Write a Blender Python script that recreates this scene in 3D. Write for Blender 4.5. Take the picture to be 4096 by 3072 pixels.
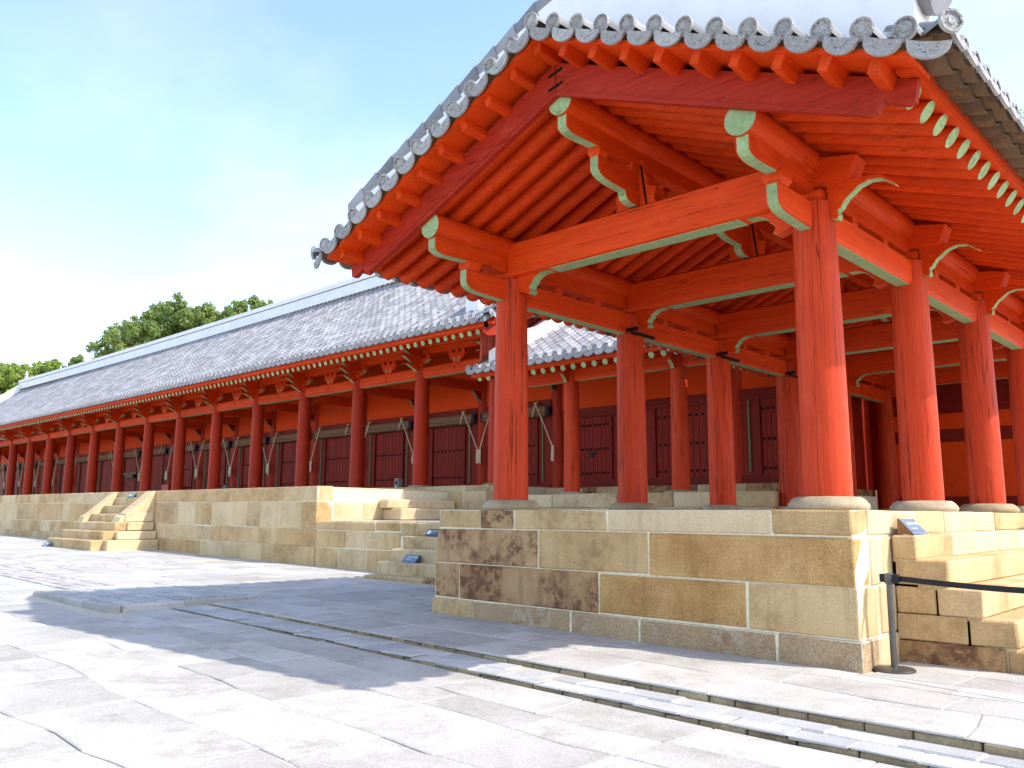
import bpy, bmesh, math, random
from mathutils import Matrix, Vector, noise
R = random.Random(7)
for o in list(bpy.data.objects): bpy.data.objects.remove(o)
sc = bpy.context.scene
COL = sc.collection
# ------------------------------------------------------------------ camera
cam = bpy.data.cameras.new('camera'); camo = bpy.data.objects.new('camera', cam); COL.objects.link(camo)
cam.sensor_width = 36.0; cam.lens = 3377.2 / 4096 * 36; cam.clip_end = 2000; cam.clip_start = .05
CAMP = Vector((0, 0, 1.52))
_r = Vector((0.72629674, 0.68736318, 0.00499004)); _u = Vector((0.10121625, -0.11412405, 0.98829701)); _f = Vector((-0.67988845, 0.71729182, 0.15246025))
camo.matrix_world = Matrix(((_r.x, _u.x, -_f.x, CAMP.x), (_r.y, _u.y, -_f.y, CAMP.y), (_r.z, _u.z, -_f.z, CAMP.z), (0, 0, 0, 1)))
sc.camera = camo
def px(p):   # full-resolution pixel of a world point, used to choose which pieces are worth building singly
    d = Vector(p) - CAMP; z = d.dot(_f)
    return (2048 + 3377 * d.dot(_r) / z, 1536 - 3377 * d.dot(_u) / z, z) if z > .1 else (1e6, 1e6, z)
def inview(p, m=150):
    x, y, z = px(p); return -m < x < 4096 + m and -m < y < 3072 + m
# ------------------------------------------------------------------ sky, sun, exposure
SUNV = Vector((0.86, 0.39, 1.0)).normalized()
SUN_EL = math.asin(SUNV.z); SUN_AZ = math.atan2(SUNV.x, SUNV.y)
wd = bpy.data.worlds.new('World'); sc.world = wd; wd.use_nodes = True
nt = wd.node_tree; nt.nodes.clear()
wo = nt.nodes.new('ShaderNodeOutputWorld'); bg = nt.nodes.new('ShaderNodeBackground'); sky = nt.nodes.new('ShaderNodeTexSky')
sky.sky_type = 'NISHITA'; sky.sun_disc = False; sky.sun_elevation = SUN_EL; sky.sun_rotation = SUN_AZ
sky.air_density = 1.0; sky.dust_density = .9; sky.ozone_density = 1.0; sky.altitude = 50
bg.inputs[1].default_value = 0.15
wtc = nt.nodes.new('ShaderNodeTexCoord'); wmap = nt.nodes.new('ShaderNodeMapping'); wmap.inputs['Scale'].default_value = (1.2, 2.4, 4.0)
wn = nt.nodes.new('ShaderNodeTexNoise'); wn.inputs['Scale'].default_value = 1.6; wn.inputs['Detail'].default_value = 6; wn.inputs['Roughness'].default_value = .55
wr = nt.nodes.new('ShaderNodeValToRGB'); wr.color_ramp.elements[0].position = .45; wr.color_ramp.elements[1].position = .72
wr.color_ramp.elements[0].color = (0, 0, 0, 1); wr.color_ramp.elements[1].color = (.45, .45, .45, 1)
wm = nt.nodes.new('ShaderNodeMix'); wm.data_type = 'RGBA'; whs = nt.nodes.new('ShaderNodeHueSaturation'); whs.inputs['Saturation'].default_value = .35; whs.inputs['Value'].default_value = .93; nt.links.new(sky.outputs[0], whs.inputs['Color']); nt.links.new(whs.outputs[0], wm.inputs[7])
nt.links.new(wtc.outputs['Generated'], wmap.inputs[0]); nt.links.new(wmap.outputs[0], wn.inputs['Vector']); nt.links.new(wn.outputs[0], wr.inputs[0])
nt.links.new(wr.outputs[0], wm.inputs[0]); nt.links.new(sky.outputs[0], wm.inputs[6]); nt.links.new(wm.outputs[2], bg.inputs[0]); nt.links.new(bg.outputs[0], wo.inputs[0])
sl = bpy.data.lights.new('sun', 'SUN'); sl.energy = 2.0; sl.angle = math.radians(.53); sl.color = (1, .95, .87)
so = bpy.data.objects.new('sun', sl); COL.objects.link(so); so.rotation_euler = SUNV.to_track_quat('Z', 'Y').to_euler(); so.location = (10, 10, 40)
sc.view_settings.view_transform = 'Standard'; sc.view_settings.look = 'None'; sc.view_settings.gamma = 1; sc.view_settings.exposure = 1.58
sc.view_settings.use_curve_mapping = False
sc.cycles.max_bounces = 8; sc.cycles.diffuse_bounces = 5; sc.cycles.glossy_bounces = 3; sc.cycles.transmission_bounces = 3
try: sc.cycles.use_denoising = True
except Exception: pass
# ------------------------------------------------------------------ materials
def newmat(name):
    m = bpy.data.materials.new(name); m.use_nodes = True; t = m.node_tree
    return m, t, t.nodes['Principled BSDF']
def nd(t, k, **kw):
    n = t.nodes.new(k)
    for a, v in kw.items(): setattr(n, a, v)
    return n
def mixc(t, a, b, fac, mode='MIX'):
    n = nd(t, 'ShaderNodeMix', data_type='RGBA', blend_type=mode)
    for i, v in ((0, fac), (6, a), (7, b)):
        if hasattr(v, 'links') or hasattr(v, 'is_linked'): t.links.new(v, n.inputs[i])
        elif i == 0: n.inputs[0].default_value = v
        else: n.inputs[i].default_value = (*v, 1)
    return n.outputs[2]
def ramp(t, src, p0, p1, c0=(0, 0, 0), c1=(1, 1, 1)):
    n = nd(t, 'ShaderNodeValToRGB'); e = n.color_ramp.elements
    e[0].position = p0; e[1].position = p1; e[0].color = (*c0, 1); e[1].color = (*c1, 1)
    t.links.new(src, n.inputs[0]); return n.outputs[0]
def coords(t, scale=(1, 1, 1), rnd=True, rot=(0, 0, 0)):
    tc = nd(t, 'ShaderNodeTexCoord'); mp = nd(t, 'ShaderNodeMapping'); mp.inputs['Scale'].default_value = scale; mp.inputs['Rotation'].default_value = rot
    src = tc.outputs['Object']
    if rnd:
        oi = nd(t, 'ShaderNodeObjectInfo'); mu = nd(t, 'ShaderNodeMath', operation='MULTIPLY'); mu.inputs[1].default_value = 47.0
        ad = nd(t, 'ShaderNodeVectorMath', operation='ADD'); t.links.new(oi.outputs['Random'], mu.inputs[0])
        t.links.new(src, ad.inputs[0]); t.links.new(mu.outputs[0], ad.inputs[1]); src = ad.outputs[0]
    t.links.new(src, mp.inputs[0]); return mp.outputs[0]
def noi(t, vec, scale, detail=4, rough=.55, dist=0):
    n = nd(t, 'ShaderNodeTexNoise'); n.inputs['Scale'].default_value = scale; n.inputs['Detail'].default_value = detail
    n.inputs['Roughness'].default_value = rough; n.inputs['Distortion'].default_value = dist
    t.links.new(vec, n.inputs['Vector']); return n.outputs[0]
def rnd_piece(t):   # random value for each piece: object random plus island random
    oi = nd(t, 'ShaderNodeObjectInfo'); ge = nd(t, 'ShaderNodeNewGeometry'); a = nd(t, 'ShaderNodeMath', operation='ADD'); f = nd(t, 'ShaderNodeMath', operation='FRACT')
    t.links.new(oi.outputs['Random'], a.inputs[0]); t.links.new(ge.outputs['Random Per Island'], a.inputs[1]); t.links.new(a.outputs[0], f.inputs[0]); return f.outputs[0]
def bump(t, b, h, strength=.3, dist=.01):
    n = nd(t, 'ShaderNodeBump'); n.inputs['Strength'].default_value = strength; n.inputs['Distance'].default_value = dist
    t.links.new(h, n.inputs['Height']); t.links.new(n.outputs[0], b.inputs['Normal'])
def paint(name, c, c2, axis='z', rough=.6, crack=0.0, fade=.5, spec=.16):
    m, t, b = newmat(name)
    st = {'x': (.25, 4, 4), 'y': (4, .25, 4), 'z': (4, 4, .25), '': (2, 2, 2)}[axis]
    v = coords(t, st); n1 = noi(t, v, 2.5, 5, .6)
    v2 = coords(t, (1, 1, 1)); n2 = noi(t, v2, 1.3, 3)
    col = mixc(t, c, c2, ramp(t, n1, .35, .7)); dk = tuple(x * .72 for x in c)
    col = mixc(t, col, dk, ramp(t, n2, .5, .8, (0, 0, 0), (fade, fade, fade)))
    pc = mixc(t, (1.0, 1.0, 1.0), (.82, .8, .8), rnd_piece(t)); col = mixc(t, col, pc, 1.0, 'MULTIPLY')
    fst = {'x': (.5, 14, 14), 'y': (14, .5, 14), 'z': (14, 14, .5), '': (9, 9, 9)}[axis]; n3 = noi(t, coords(t, fst), 3.0, 4, .7)
    col = mixc(t, col, mixc(t, (1.16, 1.18, 1.2), (.78, .76, .74), ramp(t, n3, .3, .7)), .8, 'MULTIPLY')
    n4 = noi(t, coords(t, (1, 1, 1)), 3.6, 6, .7); col = mixc(t, col, tuple(min(1, x * 1.1 + .05) for x in c2), ramp(t, n4, .56, .74, (0, 0, 0), (.28, .28, .28)))
    h = mixc(t, n1, n3, .5)
    if crack:
        sv = {'x': (.16, 8, 8), 'y': (8, .16, 8), 'z': (11, 11, .2), '': (3, 3, 3)}[axis]
        cv = coords(t, sv, rot=(.02, .03, 0)); cn = noi(t, cv, 1.0, 3, .5, .25)
        rp = nd(t, 'ShaderNodeValToRGB'); e = rp.color_ramp.elements
        w = .009 * crack; e[0].position = .5 - w; e[1].position = .5; x = e.new(.5 + w)
        e[0].color = (0, 0, 0, 1); e[1].color = (1, 1, 1, 1); x.color = (0, 0, 0, 1); t.links.new(cn, rp.inputs[0])
        mk = noi(t, coords(t, (2, 2, .7)), 1.4, 2); mu = nd(t, 'ShaderNodeMath', operation='MULTIPLY'); t.links.new(rp.outputs[0], mu.inputs[0]); t.links.new(ramp(t, mk, .34, .48), mu.inputs[1])
        col = mixc(t, col, tuple(x * .22 for x in c), mu.outputs[0])
        su = nd(t, 'ShaderNodeMath', operation='SUBTRACT'); t.links.new(h, su.inputs[0]); t.links.new(mu.outputs[0], su.inputs[1]); h = su.outputs[0]
    t.links.new(col, b.inputs['Base Color']); b.inputs['Roughness'].default_value = rough; b.inputs['Specular IOR Level'].default_value = spec
    bump(t, b, h, .55, .008); return m
def stone(name, c, c2, stain=(.12, .07, .035), st=.35, streak=.4, speck=.5, rough=.85, varc=(.7, .62, .5), vhi=(1, 1, 1), edge=(.42, .58)):
    m, t, b = newmat(name); v = coords(t); big = noi(t, v, 1.1, 5, .6); fine = noi(t, v, 55, 3, .7); mid = noi(t, v, 7, 5, .65, .4)
    col = mixc(t, c, c2, ramp(t, big, .35, .65))
    col = mixc(t, col, varc, rnd_piece(t), 'MULTIPLY') if varc is None else mixc(t, col, mixc(t, vhi, varc, rnd_piece(t)), 1.0, 'MULTIPLY')
    ad = nd(t, 'ShaderNodeMath', operation='MULTIPLY'); t.links.new(ramp(t, big, .45, .62) if edge[0] < .45 else ramp(t, big, .44, .54), ad.inputs[0]); t.links.new(ramp(t, mid, *edge), ad.inputs[1])
    mu = nd(t, 'ShaderNodeMath', operation='MULTIPLY'); t.links.new(ad.outputs[0], mu.inputs[0]); mu.inputs[1].default_value = st
    col = mixc(t, col, stain, mu.outputs[0])
    sv = coords(t, (6, 6, .5)); sn = noi(t, sv, 1.2, 4, .6); col = mixc(t, col, tuple(x * .55 for x in c2), ramp(t, sn, .52, .72, (0, 0, 0), (streak,) * 3))
    col = mixc(t, col, mixc(t, (1.18, 1.16, 1.12), (.62, .58, .52), ramp(t, fine, .35, .65)), speck, 'MULTIPLY')
    t.links.new(col, b.inputs['Base Color']); b.inputs['Roughness'].default_value = rough; b.inputs['Specular IOR Level'].default_value = .25
    hh = mixc(t, mid, fine, .5); bump(t, b, hh, .85, .014); return m
def plain(name, c, rough=.6, metal=0, var=.0, spec=.4, nscale=6, c2=None):
    m, t, b = newmat(name); v = coords(t); n = noi(t, v, nscale, 4)
    col = mixc(t, c, c2 or tuple(x * .8 for x in c), ramp(t, n, .35, .7))
    if var: col = mixc(t, col, mixc(t, (1 + var,) * 3, (1 - var,) * 3, rnd_piece(t)), 1.0, 'MULTIPLY')
    t.links.new(col, b.inputs['Base Color']); b.inputs['Roughness'].default_value = rough; b.inputs['Metallic'].default_value = metal; b.inputs['Specular IOR Level'].default_value = spec
    bump(t, b, n, .15, .004); return m
M = {}
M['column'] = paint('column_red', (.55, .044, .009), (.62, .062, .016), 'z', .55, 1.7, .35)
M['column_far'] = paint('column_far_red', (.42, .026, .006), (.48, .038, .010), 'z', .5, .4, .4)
M['beam_x'] = paint('beam_red_x', (.66, .050, .003), (.74, .070, .005), 'x', .55, .45, .45)
M['beam_y'] = paint('beam_red_y', (.66, .050, .003), (.74, .070, .005), 'y', .55, .45, .45)
M['beam'] = paint('bracket_red', (.64, .053, .003), (.72, .070, .005), '', .5, 0, .35)
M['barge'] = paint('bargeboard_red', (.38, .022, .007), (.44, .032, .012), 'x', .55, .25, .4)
M['wall_orange'] = paint('wall_orange', (.74, .064, .003), (.78, .07, .005), '', .7, 0, .2)
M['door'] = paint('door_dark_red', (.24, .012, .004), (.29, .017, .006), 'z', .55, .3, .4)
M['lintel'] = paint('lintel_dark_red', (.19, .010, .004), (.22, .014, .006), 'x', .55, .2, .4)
M['gable_board'] = paint('gable_board_red', (.58, .10, .05), (.64, .13, .07), 'z', .6, .4, .3)
M['green'] = paint('green_paint', (.30, .44, .21), (.36, .49, .26), '', .6, .5, .2)
M['green_dark'] = paint('green_strip_paint', (.12, .22, .10), (.16, .27, .13), 'z', .6, 0, .3)
M['iron'] = plain('black_iron', (.015, .014, .014), .5, .6)
M['stud'] = plain('black_stud', (.012, .01, .012), .45, .4)
M['st_tan'] = stone('stone_tan', (.66, .485, .275), (.57, .385, .195), st=.35, varc=(.86, .8, .7))
M['st_ochre'] = stone('stone_ochre', (.60, .39, .17), (.45, .245, .085), st=.2, speck=.8, varc=(.9, .86, .8))
M['st_cream'] = stone('stone_cream', (.71, .555, .355), (.63, .475, .28), st=.18, streak=.3, varc=(.9, .86, .78))
M['st_dark'] = stone('stone_stained', (.56, .37, .20), (.38, .21, .10), stain=(.14, .06, .035), st=.9, streak=.6, edge=(.45, .55))
M['st_brown'] = stone('stone_brown', (.48, .345, .215), (.36, .24, .14), stain=(.66, .58, .46), st=.5, streak=.2, speck=.9, varc=(.9, .86, .8))
M['st_step'] = stone('stone_step', (.63, .485, .305), (.55, .395, .22), st=.4, varc=(.85, .8, .7))
M['plinth'] = stone('stone_plinth', (.55, .48, .36), (.42, .34, .23), st=.35)
M['grout'] = plain('lime_grout', (.78, .70, .51), .9, nscale=14, c2=(.62, .53, .35))
M['flag'] = stone('flagstone_grey', (.57, .545, .51), (.47, .45, .42), stain=(.33, .30, .26), st=.6, streak=0, speck=.5, varc=(.78, .78, .785))
M['sand'] = plain('sand_joint', (.52, .46, .37), .95, nscale=30, c2=(.42, .35, .26))
M['brick'] = stone('paving_brick_grey', (.54, .525, .505), (.45, .44, .43), stain=(.33, .32, .31), st=.35, streak=0, speck=.4, varc=(.76, .78, .82))
M['brick_warm'] = stone('paving_brick_warm', (.50, .47, .47), (.42, .38, .38), stain=(.3, .24, .2), st=.3, streak=0, speck=.3, varc=(.85, .84, .84))
M['kerb'] = stone('kerb_brick', (.42, .34, .22), (.33, .25, .15), stain=(.10, .075, .05), st=.6, streak=0, speck=.5, varc=(.66, .62, .6))
M['tile'] = stone('roof_tile_grey', (.29, .29, .305), (.235, .235, .25), stain=(.2, .17, .14), st=.25, streak=0, speck=.3, rough=.5, varc=(.66, .66, .69), vhi=(1.35, 1.33, 1.32))
M['tile_dark'] = stone('roof_tile_under', (.21, .135, .085), (.13, .085, .055), stain=(.30, .16, .06), st=.6, streak=0, speck=.5, rough=.8, varc=(.6, .6, .6))
M['plaster'] = plain('white_plaster', (.82, .82, .82), .85, nscale=2, c2=(.74, .74, .75))
M['rope'] = plain('cream_rope', (.74, .62, .44), .9, nscale=60, c2=(.62, .5, .34))
M['wood_knob'] = plain('ochre_wood_knob', (.5, .27, .06), .5)
M['blind_end'] = plain('indigo_cloth', (.025, .012, .03), .8)
M['sign'] = plain('sign_blue_grey', (.16, .22, .30), .4, .2)
M['sign_dark'] = plain('sign_dark_blue', (.05, .07, .12), .4, .2)
M['sign_white'] = plain('sign_white', (.9, .9, .9), .5)
M['copper'] = plain('sign_bronze_side', (.22, .12, .06), .4, .6)
M['post'] = plain('stanchion_grey_steel', (.14, .13, .125), .38, .8)
M['belt'] = plain('black_belt', (.012, .01, .011), .7)
M['box_grey'] = plain('grey_stone_box', (.28, .25, .2), .8)
M['box_red'] = plain('red_box_paint', (.55, .02, .012), .4)
M['bark'] = paint('bark_brown', (.10, .06, .04), (.17, .10, .06), 'z', .9, 1.5, .4)
def m_blind():
    m, t, b = newmat('bamboo_blind'); v = coords(t, (1, 1, 1)); w = nd(t, 'ShaderNodeTexWave'); w.inputs['Scale'].default_value = 18; w.inputs['Distortion'].default_value = .6
    t.links.new(v, w.inputs[0]); col = mixc(t, (.17, .095, .05), (.36, .22, .125), w.outputs[0]); n = noi(t, v, 60, 2)
    col = mixc(t, col, (.10, .06, .035), ramp(t, n, .5, .7)); t.links.new(col, b.inputs['Base Color']); b.inputs['Roughness'].default_value = .8; b.inputs['Specular IOR Level'].default_value = .1; bump(t, b, w.outputs[0], .5, .01); return m
M['blind'] = m_blind()
def m_tile_end():   # grey end tile with a raised ring and flower ornament in relief
    m, t, b = newmat('tile_end_relief'); tc = nd(t, 'ShaderNodeTexCoord'); ln = nd(t, 'ShaderNodeVectorMath', operation='LENGTH'); t.links.new(tc.outputs['Object'], ln.inputs[0])
    si = nd(t, 'ShaderNodeMath', operation='SINE'); mu = nd(t, 'ShaderNodeMath', operation='MULTIPLY'); mu.inputs[1].default_value = 62; t.links.new(ln.outputs['Value'], mu.inputs[0]); t.links.new(mu.outputs[0], si.inputs[0])
    v = coords(t); n = noi(t, v, 30, 2, .5, 2.2); ad = nd(t, 'ShaderNodeMath', operation='ADD'); t.links.new(si.outputs[0], ad.inputs[0]); n5 = nd(t, 'ShaderNodeMath', operation='MULTIPLY'); n5.inputs[1].default_value = 4.2
    t.links.new(n, n5.inputs[0]); t.links.new(n5.outputs[0], ad.inputs[1])
    col = mixc(t, (.17, .155, .145), (.50, .485, .47), ramp(t, ad.outputs[0], .8, 1.7)); col = mixc(t, col, mixc(t, (1.1, 1.1, 1.1), (.72, .7, .7), rnd_piece(t)), 1.0, 'MULTIPLY')
    t.links.new(col, b.inputs['Base Color']); b.inputs['Roughness'].default_value = .6; bump(t, b, ad.outputs[0], .9, .012); return m
M['tile_end'] = m_tile_end()
def m_leaf(name, c, c2):
    m, t, b = newmat(name); col = mixc(t, c, c2, rnd_piece(t)); t.links.new(col, b.inputs['Base Color']); b.inputs['Roughness'].default_value = .55
    tr = nd(t, 'ShaderNodeBsdfTranslucent'); t.links.new(mixc(t, col, (.9, 1.0, .4), .35), tr.inputs[0]); ms = nd(t, 'ShaderNodeMixShader'); ms.inputs[0].default_value = .35
    out = t.nodes['Material Output']; t.links.new(b.outputs[0], ms.inputs[1]); t.links.new(tr.outputs[0], ms.inputs[2]); t.links.new(ms.outputs[0], out.inputs[0]); return m
M['leaf'] = m_leaf('leaf_green', (.09, .15, .025), (.22, .29, .06)); M['leaf_light'] = m_leaf('leaf_light_green', (.17, .26, .035), (.31, .40, .06))
# ------------------------------------------------------------------ mesh builder and scene helpers
class MB:
    def __init__(s): s.v = []; s.f = []
    def quad(s, *p):
        n = len(s.v); s.v += [tuple(q) for q in p]; s.f.append(tuple(range(n, n + len(p)))); return s
    def hexa(s, p):
        n = len(s.v); s.v += [tuple(q) for q in p]
        s.f += [tuple(n + i for i in q) for q in ((0, 3, 2, 1), (4, 5, 6, 7), (0, 1, 5, 4), (1, 2, 6, 5), (2, 3, 7, 6), (3, 0, 4, 7))]; return s
    def box(s, x0, x1, y0, y1, z0, z1):
        return s.hexa([(x0, y0, z0), (x1, y0, z0), (x1, y1, z0), (x0, y1, z0), (x0, y0, z1), (x1, y0, z1), (x1, y1, z1), (x0, y1, z1)])
    def prism(s, pts, plane, a0, a1):
        k = {'xz': lambda p, a: (p[0], a, p[1]), 'yz': lambda p, a: (a, p[0], p[1]), 'xy': lambda p, a: (p[0], p[1], a)}[plane]
        n = len(s.v); m = len(pts); s.v += [k(p, a0) for p in pts] + [k(p, a1) for p in pts]
        s.f.append(tuple(range(n, n + m))); s.f.append(tuple(range(n + 2 * m - 1, n + m - 1, -1)))
        for i in range(m): j = (i + 1) % m; s.f.append((n + i, n + j, n + m + j, n + m + i))
        return s
    def ribbon(s, pts, plane, a0, a1, t):   # thin strip that follows a 2-D path, lifted t to one side
        off = []
        for i, p in enumerate(pts):
            a = pts[max(0, i - 1)]; b = pts[min(len(pts) - 1, i + 1)]; d = Vector((b[0] - a[0], b[1] - a[1])); d.normalize()
            off.append((p[0] - d.y * t, p[1] + d.x * t))
        for i in range(len(pts) - 1): s.prism([pts[i], pts[i + 1], off[i + 1], off[i]], plane, a0, a1)
        return s
    def tube(s, path, rad, n=10, caps=True):
        rings = []
        for i, p in enumerate(path):
            p = Vector(p); a = Vector(path[max(0, i - 1)]); b = Vector(path[min(len(path) - 1, i + 1)]); d = (b - a).normalized()
            u = d.cross(Vector((0, 0, 1)) if abs(d.z) < .9 else Vector((1, 0, 0))).normalized(); w = d.cross(u)
            r = rad[i] if isinstance(rad, (list, tuple)) else rad; st = len(s.v)
            for k in range(n): a_ = 2 * math.pi * k / n; s.v.append(tuple(p + u * (r * math.cos(a_)) + w * (r * math.sin(a_))))
            rings.append(st)
        for i in range(len(rings) - 1):
            for k in range(n): j = (k + 1) % n; s.f.append((rings[i] + k, rings[i] + j, rings[i + 1] + j, rings[i + 1] + k))
        if caps: s.f.append(tuple(range(rings[0] + n - 1, rings[0] - 1, -1))); s.f.append(tuple(range(rings[-1], rings[-1] + n)))
        return s
    def lathe(s, prof, c, n=28, wob=0):
        st = len(s.v); ph = R.random() * 9
        for r, z in prof:
            for k in range(n):
                a = 2 * math.pi * k / n; rr = r * (1 + wob * noise.noise(Vector((math.cos(a) * 1.3 + ph, math.sin(a) * 1.3, z * 2 + ph))))
                s.v.append((c[0] + rr * math.cos(a), c[1] + rr * math.sin(a), c[2] + z))
        for i in range(len(prof) - 1):
            for k in range(n): j = (k + 1) % n; s.f.append((st + i * n + k, st + i * n + j, st + (i + 1) * n + j, st + (i + 1) * n + k))
        s.f.append(tuple(range(st + n - 1, st - 1, -1))); e = st + (len(prof) - 1) * n; s.f.append(tuple(range(e, e + n))); return s
    def stone(s, x0, x1, y0, y1, z0, z1, c=.014, j=.006):   # block with chamfered, slightly uneven edges
        idx = {}
        ce = ((x0 + x1) / 2, (y0 + y1) / 2, (z0 + z1) / 2); h = ((x1 - x0) / 2, (y1 - y0) / 2, (z1 - z0) / 2)
        for sx in (-1, 1):
            for sy in (-1, 1):
                for sz in (-1, 1):
                    jj = [R.uniform(-j, j) for _ in range(3)]; cc = c * R.uniform(.7, 1.6)
                    for ax in range(3):
                        p = [ce[i] + (sx, sy, sz)[i] * (h[i] - (0 if i == ax else cc)) + jj[i] for i in range(3)]
                        idx[(sx, sy, sz, ax)] = len(s.v); s.v.append(tuple(p))
        S = (-1, 1); g = lambda a, b, c_, ax: idx[(a, b, c_, ax)]
        for a in S:
            s.f.append((g(a, -1, -1, 0), g(a, 1, -1, 0), g(a, 1, 1, 0), g(a, -1, 1, 0))); s.f.append((g(-1, a, -1, 1), g(1, a, -1, 1), g(1, a, 1, 1), g(-1, a, 1, 1)))
            s.f.append((g(-1, -1, a, 2), g(1, -1, a, 2), g(1, 1, a, 2), g(-1, 1, a, 2)))
            for b in S:
                s.f.append((g(a, b, -1, 0), g(a, b, 1, 0), g(a, b, 1, 1), g(a, b, -1, 1))); s.f.append((g(a, -1, b, 0), g(a, 1, b, 0), g(a, 1, b, 2), g(a, -1, b, 2)))
                s.f.append((g(-1, a, b, 1), g(1, a, b, 1), g(1, a, b, 2), g(-1, a, b, 2)))
                for d in S: s.f.append((g(a, b, d, 0), g(a, b, d, 1), g(a, b, d, 2)))
        return s
    def mesh(s, name, mat, smooth=None, fix=True):
        me = bpy.data.meshes.new(name); me.from_pydata(s.v, [], s.f)
        if fix and len(s.f) < 20000:
            bm = bmesh.new(); bm.from_mesh(me); bmesh.ops.recalc_face_normals(bm, faces=bm.faces); bm.to_mesh(me); bm.free()
        if mat: me.materials.append(M[mat])
        if smooth:
            me.polygons.foreach_set('use_smooth', [True] * len(me.polygons)); me.set_sharp_from_angle(angle=math.radians(smooth))
        return me
WM = {}
ID = Matrix.Identity(4)
def put(name, me, parent=None, mw=ID, **props):
    o = bpy.data.objects.new(name, me); COL.objects.link(o)
    if parent is not None: o.parent = parent; o.matrix_parent_inverse = WM[parent].inverted()
    o.matrix_basis = mw; WM[o] = mw.copy()
    for k, v in props.items(): o[k] = v
    return o
def T(x, y, z, rx=0, ry=0, rz=0): return Matrix.Translation((x, y, z)) @ Matrix.Rotation(rz, 4, 'Z') @ Matrix.Rotation(ry, 4, 'Y') @ Matrix.Rotation(rx, 4, 'X')
def part(name, mb, mat, parent, smooth=None, **props): return put(name, mb.mesh(name, mat, smooth), parent, **props)
def thing(name, label, cat, loc, group=None):
    o = put(name, None, None, Matrix.Translation(loc), label=label, category=cat); o.empty_display_size = .3
    if group: o['group'] = group
    return o
def one(name, mb, mat, label, cat, group=None, smooth=None):
    o = put(name, mb.mesh(name, mat, smooth), label=label, category=cat)
    if group: o['group'] = group
    return o
def gz(x): return .012 * max(0.0, -3.5 - x) if x > -72 else .822
# ------------------------------------------------------------------ ground
YN, YF = 6.22, 6.78          # the two low brick steps across the courtyard
def ZN(x): return min(-.05, -.125 + .0075 * max(0.0, -3 - x))
def ZP(x): return min(-.025, -.07 + .0045 * max(0.0, -3 - x))
zv = lambda z, x: z(x) if callable(z) else z
#        # courtyard level nearest the camera, level of the brick path
g = MB(); xs = [120, 3, -3, -3.5, -8, -13, -20, -40, -72, -300]; ys = [(-120, ZN), (YN - .03, ZN), (YN - .02, ZP), (YF - .03, ZP), (YF - .02, 0), (14, 0), (300, 0)]
for i in range(len(xs) - 1):
    for k in range(len(ys) - 1):
        q = [(xs[i], ys[k]), (xs[i + 1], ys[k]), (xs[i + 1], ys[k + 1]), (xs[i], ys[k + 1])]
        g.quad(*[(x, y[0], gz(x) + zv(y[1], x) - .014) for x, y in q])
ground = put('ground', g.mesh('ground', 'sand'), kind='structure')
slabs = []
def flags(x0, x1, y0, y1, zl, seed, skip=None, wmin=.7, wmax=1.5, dmin=.5, dmax=.95):
    rr = random.Random(seed); y = y0
    while y < y1 - .12:
        d = min(rr.uniform(dmin, dmax), y1 - y)
        if y1 - y - d < .25: d = y1 - y
        x = x0 + rr.uniform(-.5, 0)
        while x < x1:
            w = rr.uniform(wmin, wmax); xa, xb = max(x, x0), min(x + w, x1)
            if xb - xa > .15 and not (skip and skip((xa + xb) / 2, y + d / 2)): slabs.append((xa, xb, y, y + d, zl, rr.random()))
            x += w
        y += d
flags(-22, 4, 1.0, YN - .12, ZN, 3, lambda x, y: -16.5 < x < -12.9 and y > 5.15)
inplat = lambda x, y: (-16.6 < x < -12.9 and y < 7.75)
flags(-30, -9.95, YF - .10, 12.55, 0, 5, lambda x, y: inplat(x, y) or (-22.75 < x < -21.65) or (-15.6 < x < -10 and y > 11.35))
flags(-9.95, 5, YF - .10, 8.58, 0, 6)
flags(-3.35, 6, 8.6, 14.5, 0, 8)
flags(-22, -16.1, 1.0, YN - .1, ZN, 31, lambda x, y: True)
flags(-75, -30, -6, 12.5, 0, 9, lambda x, y: (y < 6 and x > -30), 1.2, 2.4, .9, 1.5)
def slab_size(s):
    x, y, z = px(((s[0] + s[1]) / 2, (s[2] + s[3]) / 2, 0))
    return (s[1] - s[0]) * (s[3] - s[2]) / (z * z * z) if z > 1 and inview(((s[0] + s[1]) / 2, (s[2] + s[3]) / 2, 0), 300) else 0
slabs.sort(key=slab_size, reverse=True)
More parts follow.
